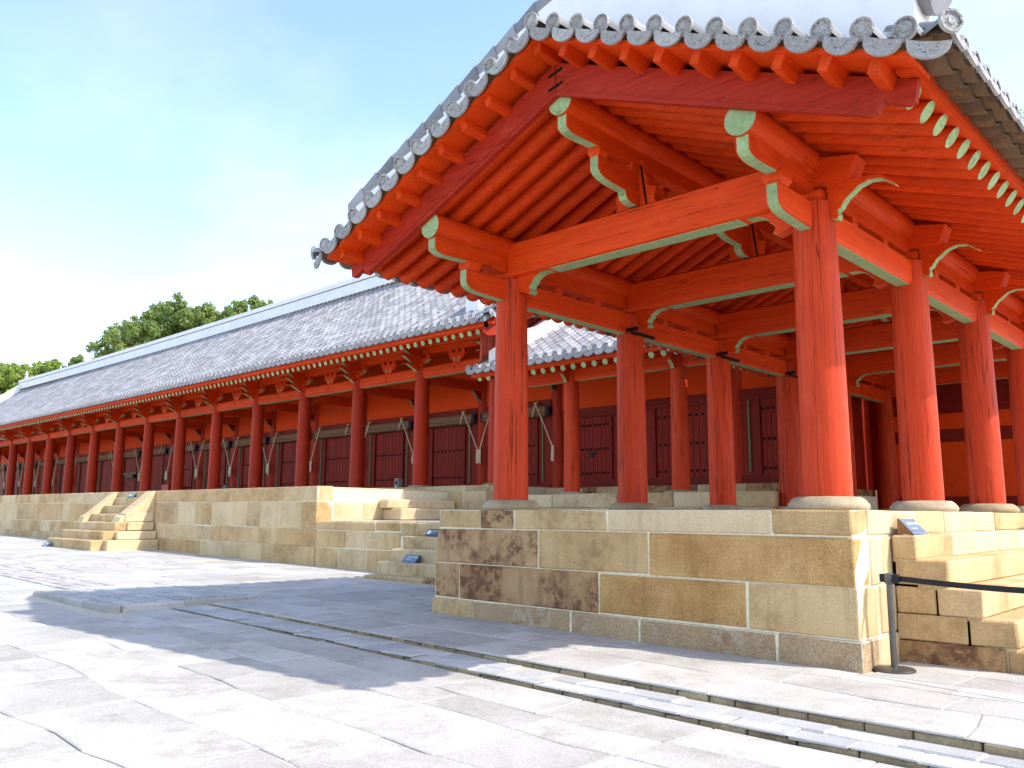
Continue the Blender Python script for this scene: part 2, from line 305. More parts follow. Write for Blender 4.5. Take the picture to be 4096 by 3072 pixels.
def slab_mesh(mb, s):
    xa, xb, ya, yb, zl, r = s; q = random.Random(r); gp = q.uniform(.001, .0045); c = .012; jx = .05; jy = .06
    xm_, ym_ = (xa + xb) / 2, (ya + yb) / 2
    P = [(xa + gp, ya + gp), (xm_, ya + gp), (xb - gp, ya + gp), (xb - gp, ym_), (xb - gp, yb - gp), (xm_, yb - gp), (xa + gp, yb - gp), (xa + gp, ym_)]
    # offsets that neighbours share, faded out at the kerbs and walls
    def jit(x, y):
        w = min([1.0] + [abs(y - q_) / .7 for q_ in (YN - .12, YF - .1, 8.58, 8.6, 12.55, 14.5)]); wx = min([1.0] + [abs(x - q_) / .7 for q_ in (-9.95, -3.35)])
        v = noise.noise_vector(Vector((x * .8, y * 1.0, 3.3))) + noise.noise_vector(Vector((x * 3.1, y * 3.3, 8.1))) * .22; return (x + v.x * .12 * wx, y + v.y * .15 * w)
    P = [jit(*p) for p in P]; cx = sum(p[0] for p in P) / 8; cy = sum(p[1] for p in P) / 8
    tx, ty, dz = q.uniform(-.004, .004), q.uniform(-.005, .005), (q.uniform(-.004, .004) if q.random() > .025 else q.uniform(.004, .008))
    top = lambda x, y: gz(x) + zv(zl, x) + dz + tx * (x - cx) + ty * (y - cy)
    n = len(mb.v); inn = [(cx + (x - cx) * (1 - c / .5), cy + (y - cy) * (1 - c / .4)) for x, y in P]
    mb.v += [(x, y, gz(x) + zv(zl, x) - .018) for x, y in P] + [(x, y, top(x, y) - .007) for x, y in P] + [(x, y, top(x, y)) for x, y in inn]
    for i in range(8): j = (i + 1) % 8; mb.f += [(n + i, n + j, n + 8 + j, n + 8 + i), (n + 8 + i, n + 8 + j, n + 16 + j, n + 16 + i)]
    mb.f.append(tuple(range(n + 16, n + 24)))
rest = MB()
for i, s in enumerate(slabs):
    if i < 300 and slab_size(s) > 0:
        mb = MB(); slab_mesh(mb, s); part('flagstone', mb, 'flag', ground)
    else: slab_mesh(rest, s)
put('flagstone_field', rest.mesh('flagstone_field', 'flag', fix=False), ground, kind='stuff')
# brick path between the two low steps
pb = MB()
for cols in ((6, -3, -8, -13.0), (-16.4, -30, -60)):
    for x1, x0 in zip(cols, cols[1:]):
        yo = 0 if x1 > -15 else -.15; z0, z1 = gz(x0) + ZP(x0) - .012, gz(x1) + ZP(x1) - .012
        pb.hexa([(x0, YN + yo, z0 - .2), (x1, YN + yo, z1 - .2), (x1, YF - .01, z1 - .2), (x0, YF - .01, z0 - .2), (x0, YN + yo, z0), (x1, YN + yo, z1), (x1, YF - .01, z1), (x0, YF - .01, z0)])
path = put('brick_path', pb.mesh('brick_path', 'sand'), kind='structure')
def brick_row(x0, x1, ya, yb, zl, mat, name, parent, lmin, lmax, hgt, seed, dz=.006, xmin=None):
    rr = random.Random(seed); x = x0
    while x < x1:
        w = rr.uniform(lmin, lmax); a, b = x, min(x + w, x1); x += w
        if not inview(((a + b) / 2, ya, gz(a)), 400): continue
        z = gz((a + b) / 2) + zv(zl, (a + b) / 2) + rr.uniform(-dz, dz)
        part(name, MB().stone(a + .005, b - .005, ya + rr.uniform(-.008, .004), yb, z - hgt, z, .012, .006), mat, parent)
brick_row(-12.98, 4, YN - .11, YN + .0, lambda x: ZP(x) - .018, 'kerb', 'kerb_brick', path, .24, .46, .13, 21)
brick_row(-12.98, 4, YF - .10, YF + .02, -.018, 'kerb', 'kerb_brick', path, .24, .46, .13, 22, .008)
brick_row(-26, -16.42, YN - .30, YN - .16, -.02, 'flag', 'kerb_stone', path, .5, 1.1, .2, 23, .008)
for r_ in range(3):
    ya = YN - .11 + r_ * .265; yb = ya + .255
    if r_ < 2: brick_row(-12.95 + .12 * r_, 3.5, ya, yb, ZP, 'brick', 'path_brick', path, .38, .55, .018 if r_ == 0 else .06, 30 + r_, .006)
    brick_row(-24 + .1 * r_, -16.42, ya - .04, yb - .04, -.012, 'brick_warm', 'path_brick', path, .4, .6, .06, 40 + r_, .004)
for r_ in range(14):    # branch towards the far staircase
    ya = 6.95 + r_ * .26; rr = random.Random(60 + r_); x = -22.7
    while x < -21.8:
        w = rr.uniform(.38, .5); z = gz(x) + rr.uniform(-.002, .005); part('path_brick', MB().stone(x, min(x + w, -21.75) - .008, ya, ya + .25, z - .06, z, .008, .004), 'brick_warm', path); x += w
# raised brick dais
dais = thing('brick_dais', 'low raised square of blue-grey bricks with a stone edge beside the brick path', 'dais', (-14.3, 6.3, gz(-14)))
dz0 = gz(-14.5); DX0, DX1, DY0, DY1 = -16.38, -13.05, 5.2, 7.62
part('bed', MB().hexa([(DX0 + .03, DY0 + .07, dz0 - .1), (DX1 - .05, DY0 + .07, dz0 - .1), (DX1 - .05, DY1 - .05, dz0 - .1), (DX0 + .03, DY1 - .05, dz0 - .1), (DX0 + .08, DY0 + .12, dz0 + .02), (DX1 - .09, DY0 + .12, dz0 + .01), (DX1 - .09, DY1 - .09, dz0 + .01), (DX0 + .08, DY1 - .09, dz0 + .02)]), 'sand', dais)
rr = random.Random(5)
for side in range(4):
    a = 0.0; L = DX1 - DX0 if side < 2 else DY1 - DY0 - .38
    while a < L:
        w = min(rr.uniform(.7, 1.3), L - a)
        if L - a - w < .25: w = L - a
        if side == 0: b = (DX0 + a, DX0 + a + w, DY0, DY0 + .18)
        elif side == 1: b = (DX0 + a, DX0 + a + w, DY1 - .18, DY1)
        elif side == 2: b = (DX1 - .18, DX1, DY0 + .19 + a, DY0 + .19 + a + w)
        else: b = (DX0, DX0 + .18, DY0 + .19 + a, DY0 + .19 + a + w)
        part('edge_stone', MB().stone(b[0] + .004, b[1] - .004, b[2], b[3] - .004, dz0 - .2, dz0 + .028 + rr.uniform(-.006, .006), .02, .008), 'flag', dais); a += w
for r_ in range(7):
    ya = DY0 + .2 + r_ * .291; x = DX0 + .2 - (r_ % 2) * .19
    while x < DX1 - .2:
        w = .39; xa = max(x, DX0 + .2); xb = min(x + w, DX1 - .2)
        if xb - xa > .08:
            z = dz0 + .03 + .035 * math.sin((ya - DY0) / 2.4 * math.pi) * math.sin((xa - DX0) / 3.3 * math.pi) + rr.uniform(-.005, .005)
            part('paving_brick', MB().stone(xa + .014, xb - .014, ya + .014, ya + .278, z - .06, z, .008, .004), 'brick', dais)
        x += w
# ------------------------------------------------------------------ stone masonry
def course(parent, axis, a0, a1, joints, d0, d1, z0, z1, mats, seed, c=.016, gap=.008, name='stone_block'):
    """one course of blocks; axis 'x': runs along X with its face at Y=d0 and back at d1; axis 'y': runs along Y with face at X=d0"""
    rr = random.Random(seed); J = [a0] + list(joints) + [a1]
    for i in range(len(J) - 1):
        a, b = J[i] + gap, J[i + 1] - gap; m = mats[i % len(mats)] if isinstance(mats, list) else mats
        pr = rr.uniform(-.005, .005); lo, hi = min(d0 + (pr if d0 < d1 else -pr), d1), max(d0 + (pr if d0 < d1 else -pr), d1)
        mb = MB().stone(a, b, lo, hi, z0 + gap, z1 - gap, c, .006) if axis == 'x' else MB().stone(lo, hi, a, b, z0 + gap, z1 - gap, c, .006)
        part(name, mb, m, parent)
def rjoints(a0, a1, lo, hi, seed):
    rr = random.Random(seed); J = []; x = a0
    while True:
        x += rr.uniform(lo, hi)
        if x > a1 - lo * .6: break
        J.append(x)
    return J
# ---- pavilion platform
PX0, PX1, PYF = -9.80, -3.46, 8.70
plat = thing('stone_platform', 'tan granite block platform that carries the open red pavilion', 'platform', (-6.6, 13, 0))
L = [(0, .29, .05, [-8.95, -7.15, -6.08, -4.32], ['st_tan', 'st_brown', 'st_brown', 'st_brown', 'st_brown']),
     (.29, .80, .02, [-9.28, -6.71, -4.66], ['st_dark', 'st_dark', 'st_ochre', 'st_tan']),
     (.80, 1.31, 0, [-7.75, -5.96], ['st_dark', 'st_tan', 'st_ochre']),
     (1.31, 1.59, -.015, [-8.89, -8.21, -6.59, -4.36], ['st_tan', 'st_dark', 'st_tan', 'st_cream', 'st_tan'])]
for i, (z0, z1, out, J, mats) in enumerate(L):
    part('grout', MB().box(PX0 - out + .012, PX1 + out - .012, PYF - out + .012, 25.2, z0 - (.02 if i else .2), z1 - .012), 'grout', plat)
    course(plat, 'x', PX0 - out, PX1 + out, J, PYF - out, PYF + .4, z0 - (.1 if i == 0 else 0), z1, mats, 100 + i, .012, .009)
    course(plat, 'y', PYF + .4, 25, [PYF + (1.0, .55, .75, 1.15)[i]] + rjoints(PYF + 1.0, 25, .9, 1.9, 120 + i), PX1 + out, PX1 - .5, z0 - (.1 if i == 0 else 0), z1, ['st_cream', 'st_cream', 'st_tan'], 110 + i, .012, .009)
    course(plat, 'y', PYF + .4, 12.7, rjoints(PYF + .4, 12.7, .9, 1.8, 130 + i), PX0 - out, PX0 + .5, z0 - (.1 if i == 0 else 0), z1, ['st_tan', 'st_dark', 'st_cream'], 115 + i, .02, .007)
part('floor_slab', MB().box(PX0 + .45, PX1 - .45, PYF + .4, 25, 1.45, 1.583), 'flag', plat)
# ---- terrace behind the platform's left side and the hall podium
pod = thing('stone_podium', 'long tan ashlar podium wall running under the red hall', 'podium', (-42, 15, .3))
PXE, PY = -19.1, 12.73
part('grout', MB().box(-82, PXE - .012, PY + .014, 21, -.3, 2.18).box(PXE - .1, PX0 + .1, PY + .016, 19, -.3, 1.30), 'grout', pod)
CZ = [-.15, .66, 1.12, 1.83, 2.24]
rowsz = [(0, .52 - .02), (0, 0)]
for i in range(4):
    # the courses climb very slightly towards the west with the courtyard
    lo, hi = [(1.3, 2.4), (.9, 1.8), (.8, 2.0), (1.0, 2.0)][i]; J = rjoints(-70, PXE, lo, hi, 140 + i); rr = random.Random(150 + i); JJ = [-70] + J + [PXE]
    for k in range(len(JJ) - 1):
        a, b = JJ[k], JJ[k + 1]; s = .0022 * max(0, PXE - (a + b) / 2)
        z0, z1 = CZ[i] + s * (1.0 if i else 0), CZ[i + 1] + s * (1.0 if i < 3 else .8)
        if -33.0 < (a + b) / 2 < -28.5 and i < 3 and a > -32.6 and b < -28.8: continue
        m = rr.choice(['st_tan', 'st_cream', 'st_tan', 'st_cream', 'st_tan', 'st_tan', 'st_cream', 'st_step']); pr = rr.uniform(-.006, .006)
        part('stone_block', MB().stone(a + .008, b - .008, PY + pr - (.02 if i == 0 else 0), PY + .5, z0 + .007, z1 - .007, .012, .006), m, pod)
    if i < 2: course(pod, 'x', PXE, -15.62, rjoints(PXE, -15.62, .9, 1.7, 160 + i), PY, PY + .5, CZ[i], CZ[i + 1] if i == 0 else 1.09, ['st_tan', 'st_cream'], 165 + i)
course(pod, 'x', PXE, -15.62, [-15.7 - .9], PY - .01, PY + .6, 1.09, 1.345, ['st_tan'], 170, .03)
course(pod, 'y', PY + .52, 17.4, [14.2, 15.6], PXE, PXE - .5, 1.34, 1.82, ['st_cream'], 171); course(pod, 'y', PY + .52, 17.4, [13.2, 14.9, 16.2], PXE - .02, PXE - .5, 1.82, 2.22, ['st_cream'], 172)
part('terrace_slab', MB().box(PXE + .01, PX0 - .02, PY + .5, 18.2, 1.2, 1.335), 'flag', pod)
part('podium_slab', MB().box(-82, PXE - .45, PY + .4, 21, 2.0, 2.212), 'flag', pod)
# two steps that climb west from the terrace onto the podium
part('step', MB().stone(PXE, -18.28, 14.9, 17.3, 1.335, 1.66, .03, .012), 'st_cream', pod); part('step', MB().stone(PXE, -18.68, 14.75, 17.3, 1.66, 1.92, .03, .012), 'st_cream', pod)
# rear terrace wall and hall stylobate
course(pod, 'x', PXE + .02, -17.5, [-18.2], 17.35, 17.8, 1.335, 1.62, ['st_tan'], 173); course(pod, 'x', PXE + .02, -17.5, [-18.55], 17.37, 17.8, 1.62, 2.2, ['st_tan', 'st_step'], 174)
sty = thing('stone_stylobate', 'low pale stone base course under the columns of the hall and its wing', 'stone base', (-30, 19, 2.1))
part('grout', MB().box(-82, -18.0, 18.08, 24.5, 2.0, 2.37).box(-18.0, -9.02, 18.09, 24.5, 1.3, 2.06), 'grout', sty)
course(sty, 'x', -70, -18.0, rjoints(-70, -18.0, 1.4, 2.6, 180), 18.05, 18.6, 2.2, 2.40, ['st_cream', 'st_step'], 181)
course(sty, 'x', -18.0, -8.97, [-16.9, -15.55, -13.3, -11.6, -10.1], 18.05, 18.6, 1.70, 2.085, ['st_tan', 'st_cream', 'st_step'], 182)
course(sty, 'x', -18.0, -8.97, [-16.3, -14.2, -12.5, -10.8], 18.0, 18.6, 1.335, 1.70, ['st_cream', 'st_step'], 183)
course(sty, 'y', 18.6, 21.5, [20], -8.97, -9.5, 1.58, 2.085, ['st_tan'], 184)
course(sty, 'x', -18.0, -9.5, [-17.0, -15.9, -14.3, -12.4, -10.9], 20.5, 21.0, 2.08, 2.36, ['st_step', 'st_dark', 'st_tan', 'st_dark'], 185)
part('stylobate_floor', MB().box(-82, -18.1, 18.5, 24, 2.2, 2.392).box(-18.1, -9.3, 18.5, 24, 1.9, 2.078), 'flag', sty)
# ---- staircase beside the pavilion
st1 = thing('stone_stairs', 'weathered stone steps beside the pavilion platform, with two small signs', 'stairs', (-13, 12, .1))
for i, (yf, z0, z1, xa) in enumerate([(11.50, -.1, .205, -15.4), (11.86, .1, .475, -15.38), (12.22, .4, .75, -15.36), (12.56, .7, 1.03, -15.34)]):
    J = [[-13.42], [-12.6], [-12.9], [-12.3]][i]; xb = -13.3 if i == 0 else PX0 - .06
    if i == 0: part('step', MB().stone(xa, -13.38, yf, yf + .5, z0, z1, .05, .02), 'st_step', st1); part('broken_stone', MB().stone(-13.34, -12.9, yf + .06, yf + .45, z0, .16, .06, .04), 'st_dark', st1)
    else: course(st1, 'x', xa, xb, J, yf, yf + .55, z0, z1, ['st_step', 'st_dark' if i == 1 else 'st_step'], 190 + i, .03, .005, 'step')
course(st1, 'x', -15.62, PX0 - .06, [-12.6], 12.72, 13.3, 1.0, 1.325, ['st_step'], 195, .03, .005, 'step')
# ---- far staircase with sloping cheek stones
st2 = thing('stone_stairs', 'wide stone stairs with sloping cheek stones up the middle of the podium', 'stairs', (-30.5, 11.6, .36))
tops = [.64, .92, 1.20, 1.47, 1.76, 2.05]; fr = [10.63, 11.03, 11.43, 11.83, 12.23, 12.63]
for i in range(6):
    xa, xb = [(-32.45, -28.5), (-32.35, -28.62), (-32.3, -28.72), (-31.95, -29.15), (-31.9, -29.4), (-31.9, -29.6)][i]
    course(st2, 'x', xa, xb, [(-30.9, -29.8, -30.2, -31.0, -30.4, -30.8)[i]], fr[i], fr[i] + .5, .1 if i == 0 else tops[i - 1] - .03, tops[i], ['st_step', 'st_tan'], 200 + i, .025, .005, 'step')
    if i < 3: part('cheek_block', MB().stone(xb - .02, xb + .28 - .1 * i, fr[i] + .38, 12.7, .1 if i == 0 else tops[i - 1], tops[i] - .01, .02, .01), 'st_cream', st2)
for xa, xb in ((-32.35, -31.93), (-29.35, -28.78)):
    mb = MB().prism([(11.55, 1.19), (11.62, 1.36), (11.80, 1.47), (12.66, 2.24), (12.72, 2.25), (12.72, 1.19)], 'yz', xa, xb); part('cheek_stone', mb, 'st_cream', st2)
part('cheek_block', MB().stone(-29.38, -28.74, 11.75, 12.7, 1.19, 1.5, .03, .01), 'st_cream', st2)
# ---- right-hand stairs against the sunny side of the platform
st3 = thing('stone_stairs', 'sunlit stone steps climbing to the pavilion platform behind the black belt', 'stairs', (-2.9, 11, 0))
part('step', MB().stone(-3.43, -3.19, 9.68, 10.9, 1.06, 1.32, .012, .006), 'st_tan', st3); part('step', MB().stone(-3.43, -3.19, 10.92, 12.9, 1.06, 1.325, .012, .006), 'st_cream', st3); part('step', MB().stone(-3.43, -3.19, 12.92, 14.95, 1.06, 1.325, .012, .006), 'st_cream', st3)
part('step', MB().stone(-3.43, -2.89, 9.69, 12.85, .78, 1.055, .014, .006), 'st_tan', st3)
part('step', MB().stone(-3.43, -3.02, 9.68, 9.95, .5, .775, .012, .006), 'st_tan', st3); part('step', MB().stone(-3.0, -2.58, 9.67, 12.8, .5, .77, .014, .006), 'st_tan', st3); part('step', MB().stone(-3.43, -3.02, 9.97, 14.9, .5, .775, .012, .006), 'st_cream', st3)
part('step', MB().stone(-3.43, -2.74, 9.67, 12.8, .22, .49, .012, .006), 'st_tan', st3); part('step', MB().stone(-2.72, -2.29, 9.68, 12.8, .22, .485, .014, .006), 'st_tan', st3)
part('step', MB().stone(-3.43, -2.41, 9.64, 12.8, -.1, .215, .012, .006), 'st_dark', st3); part('step', MB().stone(-2.39, -1.95, 9.68, 12.8, -.1, .20, .014, .006), 'st_dark', st3)
part('grout', MB().box(-3.44, -3.2, 9.695, 14.9, 0, 1.3).box(-3.44, -2.91, 9.695, 12.8, 0, 1.03).box(-3.44, -2.6, 9.695, 12.75, 0, .75).box(-3.44, -2.31, 9.695, 12.75, 0, .46), 'st_step', st3)
st4 = thing('stone_stairs', 'shaded stone cheek of the next steps farther along the platform, at the picture edge', 'stairs', (-3.2, 16, 0))
for z0, z1, xb in ((.95, 1.36, -3.0), (.5, .94, -2.7), (-.1, .49, -2.3)): part('step', MB().stone(-3.43, xb, 15.2, 17.5, z0, z1, .02, .01), 'st_tan', st4)
# ------------------------------------------------------------------ shared roof pieces
def disc_mesh(name, r=.105, t=.035):
    m = MB().lathe([(r * .3, .006), (r * .36, .014), (r * .7, .014), (r * .78, 0), (r * .96, 0), (r, .006), (r, t)], (0, 0, 0), 20)
    mb = MB(); mb.v = [(x, z, y) for x, y, z in m.v]; mb.f = m.f; mb.v = [(x, -.0 + y, z) for x, y, z in mb.v]
    return mb.mesh(name, 'tile_end', 40)            # face looks towards -Y
def crescent_mesh(name, w=.172, h=.165, t=.03):
    up = [(w * math.cos(a), .035 - .02 * math.sin(a)) for a in [math.pi * i / 10 for i in range(11)]]   # concave top edge
    lo = [(-w * math.cos(a), .035 - h * math.sin(a) ** .75) for a in [math.pi * i / 12 for i in range(1, 12)]]
    return MB().prism(up + lo, 'xz', 0, t).mesh(name, 'tile_end', 40)
def halftile_mesh(name, r0=.088, r1=.078, ln=.37, n=7, mat='tile'):     # convex tile, runs along +Y, lower end at origin
    mb = MB()
    for r, y, in ((r0, 0), (r1, ln)):
        for k in range(n): a = math.pi * k / (n - 1); mb.v.append((r * math.cos(a), y, r * math.sin(a)))
    for k in range(n - 1): mb.f.append((k, k + 1, n + k + 1, n + k))
    c = len(mb.v); mb.v += [(r0 * .8 * math.cos(math.pi * k / (n - 1)), 0, r0 * .8 * math.sin(math.pi * k / (n - 1))) for k in range(n)]
    for k in range(n - 1): mb.f.append((k, c + k, c + k + 1, k + 1))
    return mb
def trough_mesh(name, w=.16, ln=.5, sag=.06, t=.022, mat='tile'):
    mb = MB(); n = 7; P = [(w * (2 * k / (n - 1) - 1), sag * ((2 * k / (n - 1) - 1) ** 2 - 1)) for k in range(n)]
    poly = P + [(x, z - t) for x, z in reversed(P)]
    return mb.prism(poly, 'xz', 0, ln).mesh(name, mat, 50)
ME_DISC = disc_mesh('tile_disc'); ME_CRES = crescent_mesh('tile_crescent'); ME_TROUGH = trough_mesh('trough_tile'); ME_TROUGH_D = trough_mesh('trough_tile_weathered', .185, .5, .07, .03, 'tile_dark')
ME_HALF = halftile_mesh('roof_tile').mesh('roof_tile', 'tile', 50); ME_HALF_S = halftile_mesh('rake_tile', .1, .09, .56).mesh('rake_tile', 'tile', 50)
ME_DOT = {}
def dot_mesh(r):
    if r not in ME_DOT: ME_DOT[r] = MB().tube([(0, 0, 0), (0, .006, 0)], r, 18).mesh('painted_end', 'green', 40)
    return ME_DOT[r]
def soro(mb, x, y, z, w=.2, h=.11):   # small bearing block, wider at the top
    a, b = w * .36, w * .5
    return mb.hexa([(x - a, y - a, z), (x + a, y - a, z), (x + a, y + a, z), (x - a, y + a, z), (x - b, y - b, z + h * .5), (x + b, y - b, z + h * .5), (x + b, y + b, z + h * .5), (x - b, y + b, z + h * .5)]).box(x - b + .002, x + b - .002, y - b + .002, y + b - .002, z + h * .5 - .001, z + h)
# ------------------------------------------------------------------ open pavilion
XL, XR, XC = -8.752, -3.927, -6.34
YK = [9.22 + 3.115 * k for k in range(6)]
pav = thing('open_pavilion', 'open red timber pavilion with green trim and grey tiled gable roof', 'pavilion', (XC, 13, 1.59))
colprof = [(.262, 0), (.262, .15), (.258, 1.1), (.252, 2.0), (.242, 2.8), (.232, 3.35)]
for k, y in enumerate(YK):
    for x in (XL, XR):
        part('plinth', MB().lathe([(.38, -.03), (.43, .02), (.425, .06), (.38, .115), (.34, .14), (.25, .145)], (x, y, 1.585), 26, .05), 'plinth', pav, 60)
        c = part('column', MB().lathe([(r, z) for r, z in colprof], (x, y, 1.725), 30, .012), 'column', pav, 50)
        soro_ = MB(); soro(soro_, x, y, 5.075, .36, .12); part('capital', soro_, 'beam', pav)
        if x == XL and 1 <= k <= 3:
            part('iron_strap', MB().box(XL - .34, XL + .36, y - .275, y - .245, 4.74, 4.80).box(XL + .22, XL + .27, y - .29, y + .4, 4.68, 4.73), 'iron', pav)
        # outer wing bracket with hooked tip and inner bracket under the cross beam
        s = 1 if x == XR else -1
        lo = [(.20, 4.87), (.30, 4.84), (.315, 4.89), (.30, 4.94), (.345, 4.97), (.365, 5.01), (.385, 5.03), (.405, 5.06), (.46, 5.10), (.55, 5.17), (.67, 5.205), (.80, 5.19), (.945, 5.08)]
        hi = [(.93, 5.115), (.80, 5.225), (.66, 5.25), (.50, 5.26), (.20, 5.26)]
        P = [(x + s * a, z) for a, z in lo + hi]; bo = part('wing_bracket', MB().prism(P, 'xz', y - .065, y + .065), 'beam', pav)
        part('green_edge', MB().ribbon([(x + s * a, z) for a, z in lo], 'xz', y - .055, y + .055, -.005 * s), 'green', bo)
        li = [(.18, 4.90), (.25, 4.86), (.42, 4.81), (.465, 4.84), (.43, 4.90), (.455, 4.95), (.50, 4.98), (.52, 5.03), (.58, 5.06), (.64, 5.09), (.70, 5.10), (.78, 5.10), (.86, 5.115)]
        P = [(x - s * a, z) for a, z in li + [(.86, 5.14), (.18, 5.14)]]; bo = part('beam_bracket', MB().prism(P, 'xz', y - .085, y + .085), 'beam', pav)
        part('green_edge', MB().ribbon([(x - s * a, z) for a, z in li[2:]], 'xz', y - .075, y + .075, .005 * s), 'green', bo)
        hx = sorted((x + s * .1, x + s * .52)); part('beam_head', MB().hexa([(x, y - .17, 5.24), (x + s * .48, y - .15, 5.26), (x + s * .48, y + .15, 5.26), (x, y + .17, 5.24), (x, y - .17, 5.60), (x + s * .58, y - .15, 5.50), (x + s * .58, y + .15, 5.50), (x, y + .17, 5.60)]), 'beam_x', pav)
    # cross beam with rounded lower edges
    pts = [(y - .2, 5.60), (y - .2, 5.19), (y - .17, 5.12), (y - .12, 5.10), (y + .12, 5.10), (y + .17, 5.12), (y + .2, 5.19), (y + .2, 5.60), (y + .16, 5.63), (y - .16, 5.63)]
    cb = part('cross_beam', MB().prism(pts, 'yz', XL + .1, XR - .1), 'beam_x', pav, 40)
    part('green_edge', MB().box(XL + .88, XR - .88, y - .125, y + .125, 5.094, 5.103), 'green', cb)
    # king post with curved wings, iron strap
    kp = part('king_post', MB().prism([(XC - .34, 5.62), (XC + .34, 5.62), (XC + .30, 5.72), (XC + .33, 5.86), (XC + .20, 5.92), (XC + .19, 6.05), (XC + .14, 6.12), (XC + .13, 6.3), (XC - .13, 6.3), (XC - .14, 6.12), (XC - .19, 6.05), (XC - .20, 5.92), (XC - .33, 5.86), (XC - .30, 5.72)], 'xz', y - .11, y + .11), 'beam', pav)
    part('iron_strap', MB().hexa([(XC + .17, y - .118, 5.62), (XC + .20, y - .118, 5.62), (XC + .20, y - .105, 5.62), (XC + .17, y - .105, 5.62), (XC + .09, y - .118, 6.22), (XC + .12, y - .118, 6.22), (XC + .12, y - .105, 6.22), (XC + .09, y - .105, 6.22)]), 'iron', kp)
    # stepped ridge plank in front of each king post
    prof = [(y - 1.01, 6.09), (y - 1.01, 5.91), (y - .96, 5.86), (y - .86, 5.825), (y - .72, 5.805), (y - .42, 5.79), (y - .415, 5.73), (y - .38, 5.68), (y - .30, 5.655), (y - .15, 5.65)]
    rp = part('ridge_plank', MB().prism(prof + [(y - .12, 5.65), (y - .12, 6.09)], 'yz', XC - .07, XC + .07), 'beam_y', pav)
    part('green_edge', MB().ribbon(prof, 'yz', XC - .06, XC + .06, -.005), 'green', rp)
    sb = MB(); soro(sb, XC, y - .93, 6.09, .2, .125); soro(sb, XC, y - .2, 6.09, .16, .125); part('bearing_block', sb, 'beam', pav)
    if k < 5:
        y1 = YK[k + 1]
        for x in (XL, XR):
            tb = part('tie_beam', MB().prism([(x - .12, 5.06), (x - .12, 4.77), (x - .09, 4.72), (x + .09, 4.72), (x + .12, 4.77), (x + .12, 5.06)], 'xz', y + .2, y1 - .2), 'beam_y', pav)
            part('green_edge', MB().box(x - .085, x + .085, y + .25, y1 - .25, 4.713, 4.723), 'green', tb)
            for q in (1, 2): b_ = MB(); soro(b_, x, y + q * 3.115 / 3, 5.06, .17, .125); part('bearing_block', b_, 'beam', pav)
# beam ends that stick out of the front gable
for x, zt in ((XL, 5.06), (XR, 5.06)):
    prof = [(8.19, 5.05), (8.19, 4.87), (8.22, 4.82), (8.29, 4.78), (8.40, 4.76), (8.98, 4.735)]
    te = part('tie_beam_end', MB().prism(prof + [(9.05, 4.735), (9.05, 5.05)], 'yz', x - .075, x + .075), 'beam_y', pav); part('green_edge', MB().ribbon(prof, 'yz', x - .06, x + .06, -.005), 'green', te)
    sb = MB(); soro(sb, x, 8.32, 5.052, .24, .13); part('bearing_block', sb, 'beam', pav)
for x, zb in ((XL, 5.18), (XR, 5.18), (XC, 6.22)):
    prof = [(7.57, zb + .22), (7.57, zb + .04), (7.63, zb + .005), (7.72, zb - .015), (7.85, zb - .015), (8.2, zb)]
    pl = part('purlin_plank', MB().prism(prof + [(24.9, zb), (24.9, zb + .22)], 'yz', x - .08, x + .08), 'beam_y', pav); part('green_edge', MB().ribbon(prof, 'yz', x - .065, x + .065, -.005), 'green', pl)
    pu = part('purlin', MB().tube([(x, 7.53, zb + .375), (x, 25.0, zb + .375)], .182, 28), 'beam_y', pav, 50); put('painted_end', dot_mesh(.179), pu, T(x, 7.526, zb + .375))
